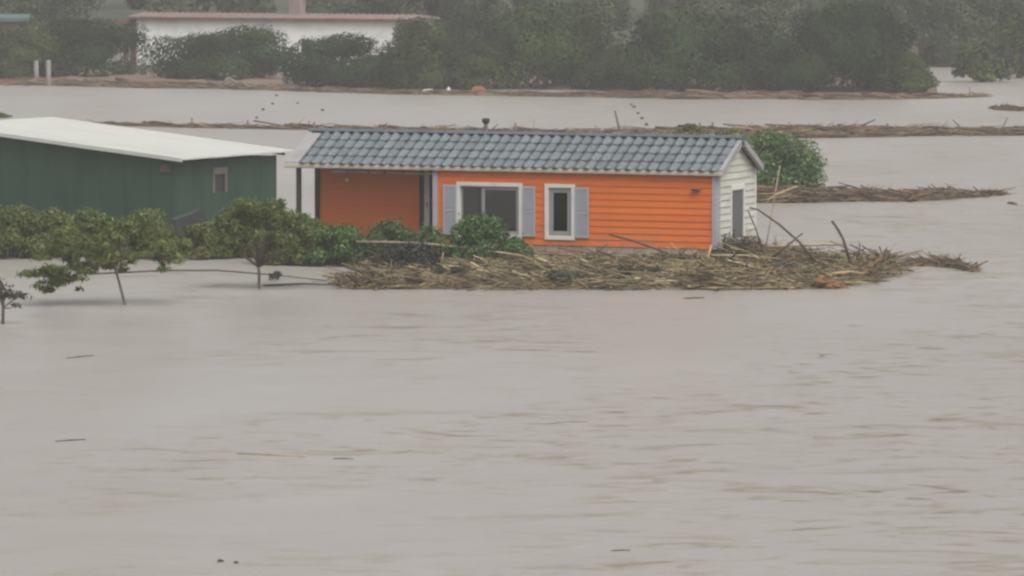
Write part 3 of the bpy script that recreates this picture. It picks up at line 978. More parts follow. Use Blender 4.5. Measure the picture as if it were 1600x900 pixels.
# ================================================================== NEAR TREES AND SHRUBS
def bush(name, px, Y, hw_px, top_y, depth, leaf, label, cat="bush", n=2600, size=.15, seed=1, nclump=14, base=0.0, bot_y=None, group=None, shell=.45, fill=True):
    x = (px - 800) / 7500.0 * Y
    w = hw_px * Y / 7500.0 * 1.2
    h = (CAM_H - (top_y + 110) * Y / 7500.0) * 1.04
    if Y < 200: n, size = int(n * 2.2), size * .76
    n = int(n * 1.8)
    nclump = int(nclump * 1.3)
    g = np.random.default_rng(seed)
    rt = root(name, (x, Y, base), label, cat, 0, group)
    z0 = 0.0
    cl = blob_clumps(g, w, depth, h - base, nclump, z0)
    for k in range(9 if fill else 0):      # skirts of foliage down to the water
        a = 2 * math.pi * k / 9 + g.uniform(-.2, .2)
        cl.append((math.cos(a) * w * .78, math.sin(a) * depth * .7, (h - base) * g.uniform(.12, .42), w * .30, depth * .3, (h - base) * g.uniform(.16, .26)))
    link_mesh("foliage", leaves_mesh("foliage", cl, n, size, seed + 500, shell, zmin=.02), rt, M[leaf])
    paths = []
    for c in cl[::2]:
        paths.append(([(c[0] * .25, c[1] * .25, -.25), (c[0] * .55, c[1] * .5, c[2] * .55), (c[0] * .95, c[1] * .95, c[2])], [.035, .024, .008]))
    tube_obj("stem", paths, M["bark"], rt, 5)
    return rt

HEDGE = "shrubs standing in water before the shed"
bush("shrub", 12, 146.5, 62, 322, 1.2, "leaf_fresh", "bushy green shrub before the shed, cut by the picture's edge", n=3600, seed=21, size=.16)
bush("shrub", 112, 147.5, 72, 326, 1.3, "leaf_fresh", "green shrub rising behind the leaning flooded tree", n=3800, seed=22, size=.16)
bush("shrub", 196, 147.0, 66, 334, 1.2, "leaf_yellow", "olive green shrub before the middle of the green shed wall", n=3400, seed=23, size=.16)
bush("shrub", 280, 146.0, 58, 346, 1.1, "leaf_yellow", "yellow green low shrub just below the dark slanted sheet", n=2800, seed=24, size=.15)
bush("shrub", 352, 146.8, 56, 322, 1.2, "leaf_fresh", "green shrub under the little shed window", n=3000, seed=25, size=.16)
bush("shrub", 408, 147.4, 50, 330, 1.2, "leaf_fresh", "green shrub seen behind the forked tree's trunk", n=2800, seed=36, size=.16)
bush("shrub", 60, 148.6, 50, 334, 1.1, "leaf_yellow", "olive shrub filling the gap between two green shrubs by the leaning tree", n=2600, seed=37, size=.16)
bush("shrub", 498, 144.4, 46, 350, 1.0, "leaf_deep", "dark shrub just beside the porch corner post", n=2600, seed=38, size=.15)
bush("shrub", 462, 143.6, 56, 338, 1.1, "leaf_fresh", "leafy shrub at the foot of the porch corner post", n=3200, seed=26, size=.15)
bush("shrub", 528, 143.0, 50, 352, 1.0, "leaf_deep", "dark green shrub before the left half of the porch", n=2800, seed=27, size=.14)
bush("shrub", 604, 142.7, 48, 346, .8, "leaf_deep", "glossy shrub before the right half of the porch", n=2800, seed=28, size=.13)
bush("shrub", 660, 142.2, 38, 349, .8, "leaf_deep", "small glossy shrub before the porch door", n=2300, seed=29, size=.13)
bush("round_bush", 752, 141.3, 61, 336, .95, "leaf_deep", "rounded dense green bush hiding the bottom of the wide window", n=5200, seed=30, size=.13, nclump=20, shell=.6)
bush("low_bush", 636, 138.6, 50, 376, 1.0, "leaf_dark", "low dark half drowned bush lying at the end of the main debris raft", n=2200, seed=31, size=.13)
bush("large_bush", 1198, 183.0, 73, 208, 2.0, "leaf_deep", "large rounded dark green bush behind the white gable end", n=7000, seed=32, size=.18, nclump=26, shell=.6)
bush("shrub", 1078, 229.0, 22, 193, .8, "leaf_yellow", "small pale shrub on the far debris line above the roof ridge", n=900, seed=33, size=.18, nclump=7)
bush("shrub", 1136, 226.0, 42, 200, .9, "leaf_fresh", "low green shrub on the far debris line by two short posts", n=1100, seed=34, size=.18, nclump=8)
bush("shrub", 4, 256.0, 12, 176, .6, "leaf_yellow", "tiny yellow green shrub above the shed roof's high corner", n=500, seed=35, size=.2, nclump=5)

def leaning_tree():
    b = on_water(195, 476)
    rt = root("leaning_tree", (b.x, b.y, 0), "leaning slender tree with a ragged drooping crown, its thin bare trunk in the water", "tree")
    cl = []
    g = np.random.default_rng(77)
    spec = [(-.2, 1.55, .85), (-1.0, 1.75, .8), (-1.7, 1.25, .7), (.6, 1.65, .8), (1.15, 1.45, .6), (-1.35, 1.95, .6), (-2.15, .85, .55), (-1.6, .62, .5), (.25, 2.0, .6), (-.5, 2.1, .6), (1.5, 1.35, .45), (-2.35, .55, .38), (-.9, 1.0, .5), (.95, 1.0, .32), (-.1, 1.2, .5), (-1.95, 1.45, .5), (-1.9, 1.0, .6), (-1.3, .95, .5), (-.5, 1.35, .6), (.4, 1.35, .5), (-2.0, .7, .5)]
    for x, z, r in spec:
        for _ in range(5):
            q = g.uniform(.35, .75)
            cl.append((x + g.normal() * .5 * r, g.uniform(-1.0, 1.0), max(.15, z + g.normal() * .26 * r), r * .85 * q, r * .9 * q, r * .26 * q))
    link_mesh("crown", leaves_mesh("crown", cl, 9000, .165, 771, .0, droop=1.2, aspect=.32, zmin=.03), rt, M["leaf_fresh"])
    top = (-.33, 0, 1.15)
    paths = [([(.02, 0, -.4), (0, 0, 0), (-.12, 0, .5), (-.22, .02, .85), top], [.05, .045, .04, .036, .032])]
    for c in cl[::3]:
        mid = (top[0] + (c[0] - top[0]) * .5, c[1] * .5, top[2] + (c[2] - top[2]) * .5 + .12)
        paths.append(([top, mid, (c[0], c[1], c[2])], [.018, .011, .005]))
    tube_obj("trunk", paths, M["bark_pale"], rt, 6)
leaning_tree()

def forked_tree():
    b = on_water(405, 451)
    rt = root("forked_tree", (b.x, b.y, 0), "upright small tree with a forked thin trunk in the water before the shed's corner", "tree")
    g = np.random.default_rng(78)
    cl = []
    spec = [(-.2, 2.1, .8), (-.9, 1.75, .7), (.6, 1.95, .75), (1.1, 1.6, .6), (-1.35, 1.4, .55), (0, 1.5, .8), (.7, 1.3, .6), (-.6, 1.3, .6), (.35, 2.35, .5), (-.45, 2.4, .45), (1.4, 1.9, .4), (1.3, 1.25, .4), (0.2, 1.1, .5)]
    for x, z, r in spec:
        for _ in range(3):
            q = g.uniform(.45, .85)
            cl.append((x + g.normal() * .3 * r, g.uniform(-.8, .8), z + g.normal() * .2 * r, r * .66 * q, r * .8 * q, r * .5 * q))
    link_mesh("crown", leaves_mesh("crown", cl, 11000, .15, 781, .0, droop=.8, aspect=.33, zmin=.4), rt, M["leaf_fresh"])
    paths = [([(.03, 0, -.4), (0, 0, 0), (.0, 0, .42), (-.02, 0, .62)], [.055, .05, .045, .04])]
    for c in cl[::2]:
        paths.append(([(-.02, 0, .6), (c[0] * .4, c[1] * .4, .6 + (c[2] - .6) * .5), (c[0], c[1], c[2])], [.03, .02, .008]))
    tube_obj("trunk", paths, M["bark"], rt, 6)
forked_tree()

def edge_sapling():
    b = on_water(4, 506)
    rt = root("sapling", (b.x, b.y, 0), "drowned sapling with few leaves at the picture's very edge", "sapling")
    cl = [(.1, 0, .75, .32, .3, .22), (.45, .1, .72, .25, .2, .1), (-.2, 0, 1.0, .35, .3, .25), (.35, -.1, .48, .15, .15, .08)]
    link_mesh("crown", leaves_mesh("crown", cl, 420, .13, 79, .3, aspect=.4, zmin=.03), rt, M["leaf_dark"])
    paths = [([(0, 0, -.3), (.02, 0, .5), (-.05, 0, 1.1)], [.05, .045, .025])]
    for c in cl: paths.append(([(.01, 0, .4), (c[0] * .6, c[1], c[2] * .85), (c[0], c[1], c[2])], [.022, .014, .006]))
    tube_obj("trunk", paths, M["bark"], rt, 6)
edge_sapling()

# dark slanted sheet behind the shrubs
def dark_sheet():
    p = Vector((-9.95, 149.8, 0))
    rt = root("dark_cover", p, "dark grey slanted cover showing just above the shrubs before the shed", "cover", R(12))
    me = prism_mesh("panel", [(-.62, .98), (-.1, 1.16), (.14, 1.27), (.32, 1.20), (.40, .85), (.40, -.3), (-.60, -.3)], 'y', -.35, .5)
    link_mesh("panel", me, rt, M["charcoal"])
dark_sheet()

# ================================================================== DEBRIS RAFTS
def debris_points(g, path, n):
    """path: (x, y, half depth, height) stations; n random points in the raft with raft direction and height"""
    P = np.array(path, dtype=float)
    seg = np.hypot(np.diff(P[:, 0]), np.diff(P[:, 1]))
    wts = seg * (P[:-1, 2] + P[1:, 2]) * .5 + 1e-6
    k = g.choice(len(seg), n, p=wts / wts.sum())
    t = g.random(n)
    S = P[k] * (1 - t)[:, None] + P[k + 1] * t[:, None]
    ang = np.arctan2(P[k + 1, 1] - P[k, 1], P[k + 1, 0] - P[k, 0])
    v = g.uniform(-1, 1, n)
    x = S[:, 0]; y = S[:, 1] + v * S[:, 2]
    prof = np.sqrt(np.clip(1 - np.abs(v) ** 2.2, 0, 1))
    lump = .65 + .35 * np.sin(x * 1.7 + y * .6) * np.cos(x * .63 - y * 1.1)
    return x, y, S[:, 3] * prof * lump, ang

def debris_mesh(name, seed, path, n, lmin, lmax, rad, spread=.35, tilt=.10, wild=.05):
    g = np.random.default_rng(seed)
    x, y, h, ang = debris_points(g, path, n)
    z = .02 + h * (.35 + .7 * g.random(n))
    L = lmin + (lmax - lmin) * g.random(n) ** 2.2
    az = ang + g.normal(0, spread, n)
    el = g.normal(0, tilt, n)
    wi = g.random(n) < wild
    az[wi] = g.uniform(0, 6.28, wi.sum()); el[wi] = g.uniform(-.1, .9, wi.sum()); L[wi] *= .6
    d = np.stack([np.cos(az) * np.cos(el), np.sin(az) * np.cos(el), np.sin(el)], 1)
    u = np.cross(d, np.array([0, 0, 1.0])); u /= np.linalg.norm(u, axis=1)[:, None] + 1e-9
    w = np.cross(u, d)
    r = rad * (.4 + 1.1 * g.random(n) ** 2)
    c = np.stack([x, y, z], 1)
    bend = (g.normal(0, .05, (n, 1)) * u + g.normal(0, .035, (n, 1)) * w) * L[:, None]
    rings = []
    for s, rr in ((-.5, 1.0), (0.0, .85), (.5, .35)):
        cc = c + d * (L * s)[:, None] + (bend if s == 0 else 0)
        for k in range(3):
            a = 2 * math.pi * k / 3
            rings.append(cc + (u * math.cos(a) + w * math.sin(a)) * (r * rr)[:, None])
    V = np.stack(rings, 1)                       # n, 9, 3
    V[:, :, 2] = np.maximum(V[:, :, 2], -.05)
    q = []
    for ri in range(2):
        for k in range(3):
            k2 = (k + 1) % 3
            q.append((ri * 3 + k, ri * 3 + k2, (ri + 1) * 3 + k2, (ri + 1) * 3 + k))
    q = np.array(q)
    Q = (np.arange(n) * 9)[:, None, None] + q[None]
    return np_mesh(name, V.reshape(-1, 3), Q.reshape(-1, 4))

def mound_mesh(name, path, seed, nx=10, nv=10):
    g = np.random.default_rng(seed)
    V, Q = [], []
    P = path
    cols = 0
    for i in range(len(P) - 1):
        for s in range(nx if i < len(P) - 2 else nx + 1):
            t = s / nx
            S = [P[i][k] * (1 - t) + P[i + 1][k] * t for k in range(4)]
            for j in range(nv + 1):
                v = -1 + 2 * j / nv
                e = 1 + .07 * g.normal()
                x, y = S[0] + .1 * g.normal(), S[1] + v * S[2] * e
                lump = .65 + .35 * math.sin(x * 1.7 + y * .6) * math.cos(x * .63 - y * 1.1)
                z = S[3] * math.sqrt(max(0, 1 - abs(v) ** 2.2)) * lump * .62 * (1 + .2 * g.normal()) + .012
                if j in (0, nv): z = -.05
                V.append((x, y, z))
            cols += 1
    for i in range(cols - 1):
        for j in range(nv):
            a = i * (nv + 1) + j
            Q.append((a, a + nv + 1, a + nv + 2, a + 1))
    return np_mesh(name, V, Q)

def raft(name, seed, path, n, label, lmin=.3, lmax=2.4, rad=.022, mat="reeds", spread=.35, tilt=.10, wild=.05, matmat="straw_mat"):
    cx, cy = path[len(path) // 2][:2]
    rt = root(name, (cx, cy, 0), label, "flood debris")
    rt["kind"] = "stuff"
    pth = [(a - cx, b - cy, c, d) for a, b, c, d in path]
    o = link_mesh("matted_straw", mound_mesh("matted_straw", pth, seed), rt, M[matmat]); o["kind"] = "stuff"
    o = link_mesh("reeds_and_sticks", debris_mesh("reeds_and_sticks", seed + 1, pth, n, lmin, lmax, rad, spread, tilt, wild), rt, M[mat]); o["kind"] = "stuff"
    return rt

def W(px, py): 
    p = on_water(px, py); return (p.x, p.y)
# main raft against the house: front edge y ~ 452, behind it the house front
main = []
for px, yf, yb, hgt in [(548, 451, 438, .06), (580, 452, 428, .18), (620, 452, 412, .35), (700, 452, 408, .42), (800, 453, 409, .46), (900, 453, 412, .48), (1000, 453, 416, .55), (1080, 453, 419, .62), (1150, 453, 410, .70), (1230, 452, 405, .60), (1310, 446, 407, .50), (1385, 432, 410, .34), (1396, 424, 414, .1)]:
    f_, b_ = W(px, yf), W(px, yb)
    main.append(((f_[0] + b_[0]) / 2, (f_[1] + b_[1]) / 2, (b_[1] - f_[1]) / 2, hgt))
main_raft = raft("debris_raft", 200, main, 11000, "broad raft of straw coloured reeds and sticks piled before the orange house", .2, 2.6, .022, "reeds", .7, .17, .08)
def extra_sticks(seed, path, n, lmin, lmax, rad, spread, tilt, wild, mat, parent_raft, name):
    cx, cy = parent_raft.location[:2]
    pth = [(a - cx, b - cy, c, d) for a, b, c, d in path]
    o = link_mesh(name, debris_mesh(name, seed, pth, n, lmin, lmax, rad, spread, tilt, wild), parent_raft, M[mat]); o["kind"] = "stuff"
extra_sticks(203, main, 230, .8, 3.4, .042, .5, .14, .18, "reeds", main_raft, "branches")
extra_sticks(204, main[7:12], 900, .2, 1.3, .016, .9, .5, .75, "reeds_dark", main_raft, "twigs")
extra_sticks(205, main[2:], 1300, .2, 1.0, .016, 1.0, .35, .3, "reeds", main_raft, "broken_stalks")
brush = [(*W(px, y), hd, h) for px, y, hd, h in [(930, 424, .5, .5), (985, 424, .7, .85), (1040, 427, .7, .75), (1090, 430, .8, .8), (1140, 427, 1.0, 1.35), (1180, 420, 1.0, 1.2), (1225, 418, 1.0, .85), (1290, 418, .9, .5)]]
extra_sticks(206, brush, 1500, .25, 1.5, .018, .8, .35, .35, "reeds", main_raft, "heaped_brush")
extra_sticks(208, brush[4:], 70, .8, 2.0, .020, 1.0, .6, 1.0, "reeds_dark", main_raft, "loose_branches")
extra_sticks(209, main[4:11], 110, .5, 1.8, .026, 1.2, .3, .25, "reeds_dark", main_raft, "wet_branches")
extra_sticks(207, brush[3:7], 700, .2, 1.0, .011, 1.0, .5, .9, "reeds_dark", main_raft, "fine_twigs")
tail = []
for px, yc, hd, hgt in [(1408, 412, .4, .08), (1424, 410, .9, .25), (1460, 411, .8, .25), (1495, 414, .9, .28), (1524, 421, .4, .08)]:
    p = W(px, yc + 3); tail.append((p[0], p[1], hd, hgt))
raft("debris_tail", 210, tail, 420, "small ragged tongue of twigs drifting just past the main debris raft's end", .2, 1.2, .02, "reeds_dark", .6, .25, .15)
mid = []
for px, yc, hd, hgt in [(1160, 309, 2.0, .40), (1220, 309, 2.4, .46), (1290, 308, 2.0, .46), (1350, 308, 1.7, .36), (1420, 309, 1.5, .28), (1480, 306, 1.2, .32), (1520, 304, .8, .16), (1560, 302, .4, .10)]:
    p = W(px, yc + 3); mid.append((p[0], p[1], hd, hgt))
raft("debris_bank", 220, mid, 3000, "brown debris bank on the water behind the white gable end and large bush", .3, 2.4, .03, "reeds_dark", .3, .12, .06)
farl = []
for px, yc, hd, hgt in [(150, 193, .6, .08), (300, 197, .6, .12), (480, 200, .8, .16), (700, 204, .8, .14), (900, 208, 1.0, .20), (980, 209, 1.6, .34), (1060, 210, 1.8, .38), (1140, 210, 2.2, .40), (1230, 210, 2.8, .55), (1320, 210, 2.6, .52), (1400, 209, 2.0, .40), (1480, 208, 1.6, .34), (1640, 208, 1.5, .34)]:
    p = W(px, yc + 2); farl.append((p[0], p[1], hd, hgt))
raft("debris_line", 230, farl, 3600, "long thin line of brown debris crossing the water behind the house roof", .4, 3.0, .045, "reeds_dark", .22, .08, .05)
bankl = []
for px, yc, hd, hgt in [(-30, 130, 3, .3), (100, 131, 3, .35), (200, 134, 3, .3), (330, 136, 2.5, .35), (440, 140, 1.5, .2), (640, 146, 1.2, .2), (950, 150, 2.0, .3), (1060, 152, 2.4, .4), (1200, 152, 2.2, .35), (1330, 154, 2.2, .35), (1460, 152, 1.2, .25), (1540, 150, .8, .2)]:
    p = W(px, yc + 1); bankl.append((p[0], p[1], hd, hgt))
raft("bank_debris", 240, bankl, 2600, "brown debris strip washed up along the foot of the far trees", .4, 3.0, .05, "reeds_dark", .25, .08, .05)
g1 = []
for px, yc, hd, hgt in [(1555, 171, .8, .14), (1575, 172, 1.0, .26), (1598, 173, .7, .16)]:
    p = W(px, yc); g1.append((p[0], p[1], hd, hgt))
raft("debris_clump", 250, g1, 160, "small dark clump of debris adrift near the far water gap", .4, 1.8, .05, "reeds_dark", .3, .1, .1)

# greenery caught in the main raft
def tuft(px, py, wpx, h, leaf, label, seed, n=500, size=.16, zb=.35):
    p = on_water(px, py, zb)
    rt = root("leafy_branch", (p.x, p.y, zb), label, "branch")
    w = wpx * p.y / 7500
    g = np.random.default_rng(seed)
    cl = [(g.uniform(-.6, .6) * w, g.uniform(-.4, .4), g.uniform(0, .5) * h, w * .4, .45, h * .4) for _ in range(6)]
    link_mesh("foliage", leaves_mesh("foliage", cl, n, size, seed, .2, aspect=.3), rt, M[leaf])
    tube_obj("stem", [([(-w, 0, -.2), (0, .05, h * .2), (w * .8, 0, h * .4)], [.03, .022, .008])] + [([(0, .05, h * .2), (c[0], c[1], c[2])], [.014, .005]) for c in cl], M["dark_wood"], rt, 5)
tuft(1225, 424, 34, .40, "leaf_blue", "grey green leafy branch caught low in the main debris raft", 401, 620, .17, .25)
tuft(1146, 388, 24, .62, "leaf_blue", "brushy grey twiggy branch heaped at the white gable's foot", 402, 520, .13, .65)
tuft(1000, 424, 44, .22, "leaf_dark", "flat dark leafy branch in the raft before the bare orange wall", 403, 360, .16, .4)
tuft(885, 430, 40, .18, "leaf_blue", "flat greenish branch in the raft below the narrow window", 404, 300, .16, .35)
tuft(700, 425, 30, .18, "leaf_dark", "dark wet leafy branch in the raft below the rounded bush", 405, 300, .16, .35)

# single branches and logs that stand out
def branch(name, pts, rad, mat, label, cat="branch", sides=6):
    """pts in world metres; first point is the foot"""
    b = Vector(pts[0])
    o = tube_obj(name, [([Vector(p) - b for p in pts], rad)], M[mat], None, sides)
    o.location = b
    return set_props(o, label, cat)

def vert(px, py, Y):
    """a point seen at px,py standing Y metres out"""
    z = CAM_H - (py + 110) * Y / 7500.0
    return ((px - 800) / 7500.0 * Y, Y, z)
branch("standing_stick", [vert(1330, 410, 138.0), vert(1318, 372, 138.2), vert(1309, 356, 138.3), vert(1301, 345, 138.4)], [.05, .048, .045, .04], "dark_wood", "thick dark stick standing bent out of the main raft's end")
branch("arched_branch", [vert(1275, 408, 138.5), vert(1250, 378, 138.8), vert(1218, 350, 139), vert(1185, 327, 139.2), vert(1172, 324, 139.3)], [.045, .04, .035, .028, .02], "dark_wood", "long thin dark branch arching up past the white gable's corner")
branch("slanting_branch", [vert(1205, 405, 137.8), vert(1228, 386, 137.8), vert(1255, 364, 137.9)], [.04, .035, .025], "dark_wood", "short slanting stick crossing the long arched branch")
branch("leaning_branch", [vert(1192, 392, 139.0), vert(1182, 358, 139.2), vert(1170, 330, 139.4)], [.032, .026, .02], "dark_wood", "thin branch leaning against the white gable's back corner")
branch("tall_cane", [vert(1196, 392, 139.6), vert(1205, 345, 139.8), vert(1212, 300, 139.9), vert(1219, 258, 140)], [.024, .022, .02, .016], "pale_wood", "tall pale cane rising over the gable before the large bush")
def torn_log():
    b = Vector(vert(1330, 440, 135.6)); b.z = 0
    rt = root("raft_log", b, "stout torn log slanting up at the raft's end, its broken top dark", "log")
    g = random.Random(5)
    pts = [vert(1340, 438, 135.6), vert(1348, 431, 135.9), vert(1356, 422, 136.3), vert(1366, 412, 136.7), vert(1377, 403, 137.0), vert(1384, 398, 137.2)]
    pp = [Vector(p) - b + Vector((g.uniform(-.04, .04), 0, g.uniform(-.03, .03))) for p in pts]
    tube_obj("log", [(pp, [.10, .09, .11, .085, .095, .075])], M["log_bark"], rt, 9)
    e = Vector(vert(1390, 393, 137.4)) - b
    tube_obj("broken_end", [([pp[-1] - (e - pp[-1]) * .1, (pp[-1] + e) / 2, e], [.08, .095, .06])], M["dark_wood"], rt, 9)
    paths = []
    for i in range(44):
        k = g.choice([0, 1, 1, 2, 2, 3, 3, 4])
        p0 = pp[k] + Vector((g.uniform(-.1, .1), g.uniform(-.1, .1), g.uniform(-.1, .08)))
        d = Vector((g.uniform(-.6, .5), g.uniform(-.5, .3), g.uniform(-.25, .22)))
        paths.append(([p0, p0 + d * .5 + Vector((0, 0, g.uniform(-.05, .08))), p0 + d], [.035, .022, .008]))
    tube_obj("root_fan", paths, M["log_bark"], rt, 5)
torn_log()
def drift_root():
    p = on_water(1292, 451)
    rt = root("stump_root", p, "orange brown tangle of wood at the raft's water edge", "root")
    g = random.Random(9); paths = []
    for i in range(15):
        x = g.uniform(-.42, .1); L = g.uniform(.3, .7)
        z = g.uniform(.03, .22)
        paths.append(([(x, g.uniform(-.15, .2), z), (x + L * .5, g.uniform(-.15, .15), z + g.uniform(-.02, .08)), (x + L, g.uniform(-.2, .2), max(.02, z - g.uniform(.0, .15)))], [.05 * g.uniform(.6, 1.3), .05, .015]))
    tube_obj("root_wood", paths, M["root_orange"], rt, 6)
drift_root()
branch("upright_cane", [vert(1104, 414, 137.2), vert(1108, 398, 137.2), vert(1112, 383, 137.3)], [.03, .032, .028], "cane", "short pale cane standing up in the raft before the house corner")
branch("long_cane", [vert(556, 377, 141.2), vert(650, 379, 140.9), vert(730, 387, 140.7), vert(815, 399, 140.5)], [.03, .032, .032, .028], "pale_wood", "long pale cane lying across the raft before the rounded bush")
branch("edge_cane", [(on_water(1095, 453).x, on_water(1095, 453).y, .05), (on_water(1170, 453).x, on_water(1170, 453).y, .06), (on_water(1240, 452).x, on_water(1240, 452).y, .05)], [.035, .035, .03], "cane", "long pale cane along the raft's water edge below the white gable")
branch("curved_cane", [vert(1250, 443, 135), vert(1285, 430, 135.2), vert(1330, 424, 135.5), vert(1352, 427, 135.7)], [.04, .04, .035, .02], "cane", "curved pale cane lying over the raft's end")
branch("wall_branch", [vert(952, 366, 139.4), vert(990, 376, 139.2), vert(1060, 401, 138.6), vert(1110, 405, 138.4)], [.03, .035, .035, .02], "dark_wood", "dark branch lying high on the raft against the bare orange wall")
branch("forked_stick", [vert(1340, 404, 140), vert(1344, 392, 140), vert(1345, 380, 140)], [.03, .025, .02], "dark_wood", "small upright twig on the raft beside the thick bent stick")
branch("lying_log", [vert(1180, 386, 141.5), vert(1240, 383, 142), vert(1318, 381, 142.5)], [.05, .05, .04], "pale_wood", "pale thin log lying behind the tall sticks at the gable's foot", "log")
branch("raft_pole", [vert(1032, 430, 136.4), vert(1090, 420, 137), vert(1160, 412, 137.3)], [.03, .035, .03], "cane", "straight pale pole lying across the raft before the house corner")
branch("bank_branch", [vert(1200, 312, 172.5), vert(1215, 302, 172.7), vert(1247, 290, 173)], [.04, .035, .02], "cane", "pale branch slanting up before the large bush's foot")
branch("bank_twig", [vert(1490, 305, 180.5), vert(1470, 298, 180.7), vert(1455, 287, 181)], [.035, .03, .02], "dark_wood", "thin dead branch sticking up from the brown debris bank")
branch("line_pole", [vert(1325, 203, 235), vert(1345, 196, 235.3), vert(1368, 186, 235.6)], [.06, .05, .035], "dark_wood", "thin pole slanting up from the long debris line")
branch("far_plank", [vert(182, 122, 310), vert(215, 130, 309), vert(252, 136, 308)], [.13, .13, .12], "dark_wood", "dark pole slanting down the far bank below the broad tree", "pole")
for (pts, lab) in [([vert(345, 133, 305), vert(352, 126, 305), vert(357, 121, 305)], "pale pole, near leg of a small trestle on the far bank"),
                   ([vert(374, 133, 305.3), vert(365, 126, 305.2), vert(357, 121, 305.1)], "pale pole, slanting leg of a small trestle on the far bank")]:
    branch("trestle_pole", pts, [.10, .09, .09], "post_white", lab, "pole")
branch("sunken_branch", [(on_water(140, 434).x, 138.0, .10), (on_water(260, 430).x, 139.2, .12), (on_water(340, 428).x, 139.6, .09), (on_water(430, 434).x, 138.0, .07), (on_water(510, 440).x, 136.4, .03)], [.03, .03, .025, .02, .015], "dark_wood", "long thin branch skimming the water between the leaning and forked trees")
branch("skimming_branch", [(on_water(410, 449).x, 134.6, .02), (on_water(470, 447).x, 134.9, .05), (on_water(545, 448).x, 134.6, .03)], [.03, .03, .02], "dark_wood", "thin branch in the water from the forked tree to the raft")
tuft(432, 432, 13, .20, "leaf_dark", "little dark clump of wet leaves beside the forked trunk", 410, 70, .15, .08)

# ---- posts along the debris line
for (px, base, top, lean, lab) in [
    (300, 197, 183, 0, "short post in the far debris line above the shed roof's end"),
    (387, 199, 187, 0, "short stake in the far debris line between shed and orange house"),
    (491, 205, 190, 0, "short stake in the debris line over the porch end of the ridge"),
    (681, 206, 196, 0, "tiny stake in the debris line before the chimney pipe"),
    (807, 209, 191, -2, "thin stake in the debris line just past the chimney pipe"),
    (1112, 208, 190, 2, "short stub post beside the low green shrubs on the debris line"),
    (1096, 206, 191, -3, "leaning stub post among the low green shrubs"),
    (969, 210, 172, -8, "tall thin stake leaning out of the debris line above the ridge"),
    (1387, 208, 192, 0, "short stake among the widest part of the debris line")]:
    p = on_water(px, base)
    t = vert(px + lean, top, p.y)
    branch("fence_post", [(p.x, p.y, -.2), (p.x, p.y, .05), t], [.07, .07, .055], "post_grey", lab, "post")
for (px, base, top, lab) in [(57, 130, 94, "short whitewashed post on the far bank"), (76, 134, 93, "tall whitewashed post at the far bank's water edge")]:
    p = on_water(px, base)
    t = vert(px, top, p.y)
    branch("white_post", [(p.x, p.y, -.2), (p.x, p.y, .1), t], [.16, .16, .15], "post_white", lab, "post", 8)

# ---- floats strung over the water
fm_cache = []
def float_ball(px, py, r, label, group):
    p = on_water(px, py)
    if not fm_cache:
        bm = bmesh.new(); bmesh.ops.create_icosphere(bm, subdivisions=2, radius=1.0)
        for v in bm.verts: v.co.z *= .8; v.co.x *= 1.25
        me = bpy.data.meshes.new("float"); bm.to_mesh(me); bm.free(); me.materials.append(M["float"]); fm_cache.append(me)
    o = link_mesh("float", fm_cache[0], None, None, (p.x, p.y, r * .3), (0, 0, random.uniform(0, 3)), (r * .7, r * .7, r * .7))
    set_props(o, label, "float", group)
for (px, py, r) in ((987, 164, .10), (991, 168, .13), (997, 178, .12), (1003, 186, .15), (1010, 196, .15)):
    float_ball(px, py, r, "small dark float in the string beyond the leaning stake", "floats on the string behind the roof")
for (px, py, r) in ((432, 150, .12), (426, 163, .12), (411, 172, .13), (401, 185, .12), (465, 162, .10), (504, 173, .12)):
    float_ball(px, py, r, "small dark speck afloat beyond the shed roof", "floats beyond the shed")

# ---- junk on the far bank
def scrap(name, px, py, w, h, mat, label):
    p = on_water(px, py)
    me = prism_mesh(name, [(-w / 2, -.1), (w / 2, -.1), (w * .42, h * .7), (w * .1, h), (-w * .38, h * .8)], 'y', -.15, .2)
    o = link_mesh(name, me, None, M[mat], (p.x, p.y, 0), (R(-12), 0, R(8)))
    set_props(o, label, "scrap")
scrap("white_sheet", 670, 147, 1.0, .30, "white_junk", "white plastic scrap at the water's edge under the olive tree")
scrap("white_sheet", 692, 147, .45, .25, "white_junk", "smaller white scrap next to the white plastic one")
scrap("white_sheet", 701, 147, .22, .45, "white_junk", "upright narrow white scrap at the far water's edge")
scrap("orange_board", 748, 148, 1.0, .55, "root_orange", "orange brown broken board under the far trees")

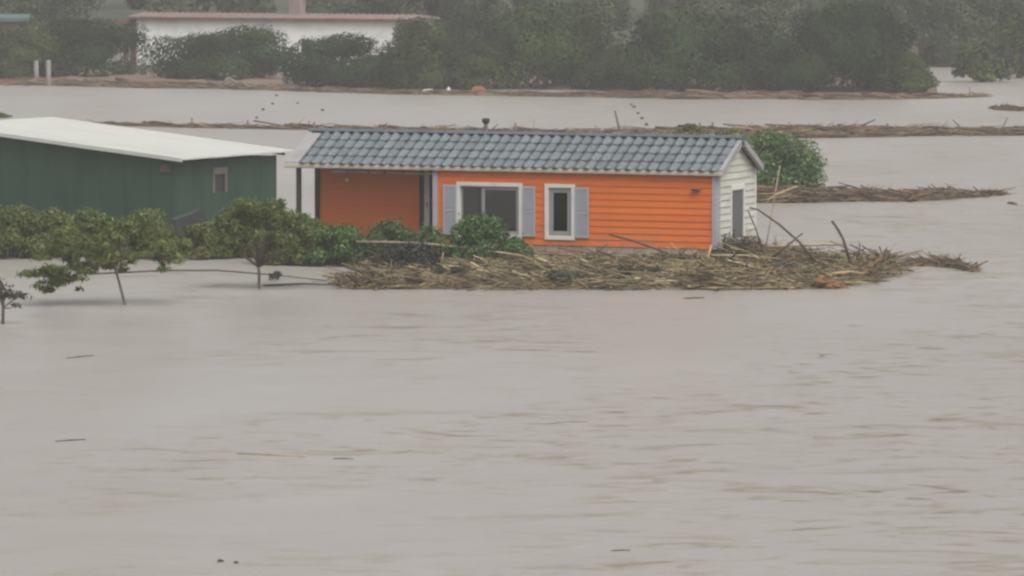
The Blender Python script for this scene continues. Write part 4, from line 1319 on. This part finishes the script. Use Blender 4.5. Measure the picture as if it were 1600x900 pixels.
# ---- things adrift on the open water
def drift(px0, py0, px1, py1, r, mat, label, lift=.0):
    a, b = on_water(px0, py0), on_water(px1, py1)
    m = (a + b) / 2
    branch("floating_stick", [(a.x, a.y, r * .3 + lift), (m.x, m.y, r * .6), (b.x, b.y, r * .2)], [r * .7, r, r * .8], mat, label, "stick")
drift(370, 709, 480, 714, .022, "pale_wood", "long pale stick drifting alone on the open water")
drift(520, 717, 552, 717, .014, "dark_wood", "short dark twig drifting just past the long pale stick")
drift(86, 690, 134, 687, .016, "dark_wood", "thin dark twig adrift at the calm side of the open water")
drift(104, 560, 146, 556, .018, "dark_wood", "thin dark twig adrift below the sapling")
drift(1068, 467, 1100, 466, .030, "dark_wood", "dark stick adrift just off the raft's water edge")
drift(955, 861, 985, 860, .014, "dark_wood", "short dark twig adrift near the bottom of the picture")
drift(1345, 442, 1385, 440, .025, "dark_wood", "thin straight stick drifting off the raft's log end")
drift(1575, 318, 1588, 320, .06, "leaf_yellow", "small greenish scrap adrift past the brown debris bank")
def clod(px, py, r, label, seed):
    p = on_water(px, py)
    bm = bmesh.new(); bmesh.ops.create_icosphere(bm, subdivisions=2, radius=r)
    g = random.Random(seed)
    for v in bm.verts: v.co *= g.uniform(.7, 1.25); v.co.x *= 1.3; v.co.z *= .8
    me = bpy.data.meshes.new("clod"); bm.to_mesh(me); bm.free()
    o = link_mesh("floating_clod", me, None, M["dark_wood"], (p.x, p.y, r * .25))
    set_props(o, label, "clod")
clod(344, 878, .042, "dark little clod adrift at the bottom of the open water", 1)
clod(369, 880, .034, "paler little clod right beside the dark one", 2)

# ================================================================== HAZE
def haze():
    me = box_mesh("haze", (-160, -20, -1.2), (160, 520, 26))
    o = link_mesh("haze", me, None, None)
    m = bpy.data.materials.new("rainy_air"); m.use_nodes = True
    nt = m.node_tree; nt.nodes.clear()
    out = nt.nodes.new("ShaderNodeOutputMaterial")
    v = nt.nodes.new("ShaderNodeVolumePrincipled")
    v.inputs["Color"].default_value = (.93, .93, .93, 1)
    v.inputs["Density"].default_value = 0.00044
    nt.links.new(v.outputs[0], out.inputs["Volume"])
    me.materials.append(m)
    set_props(o, "pale rainy haze hanging over the flood", "haze", kind="stuff")
haze()
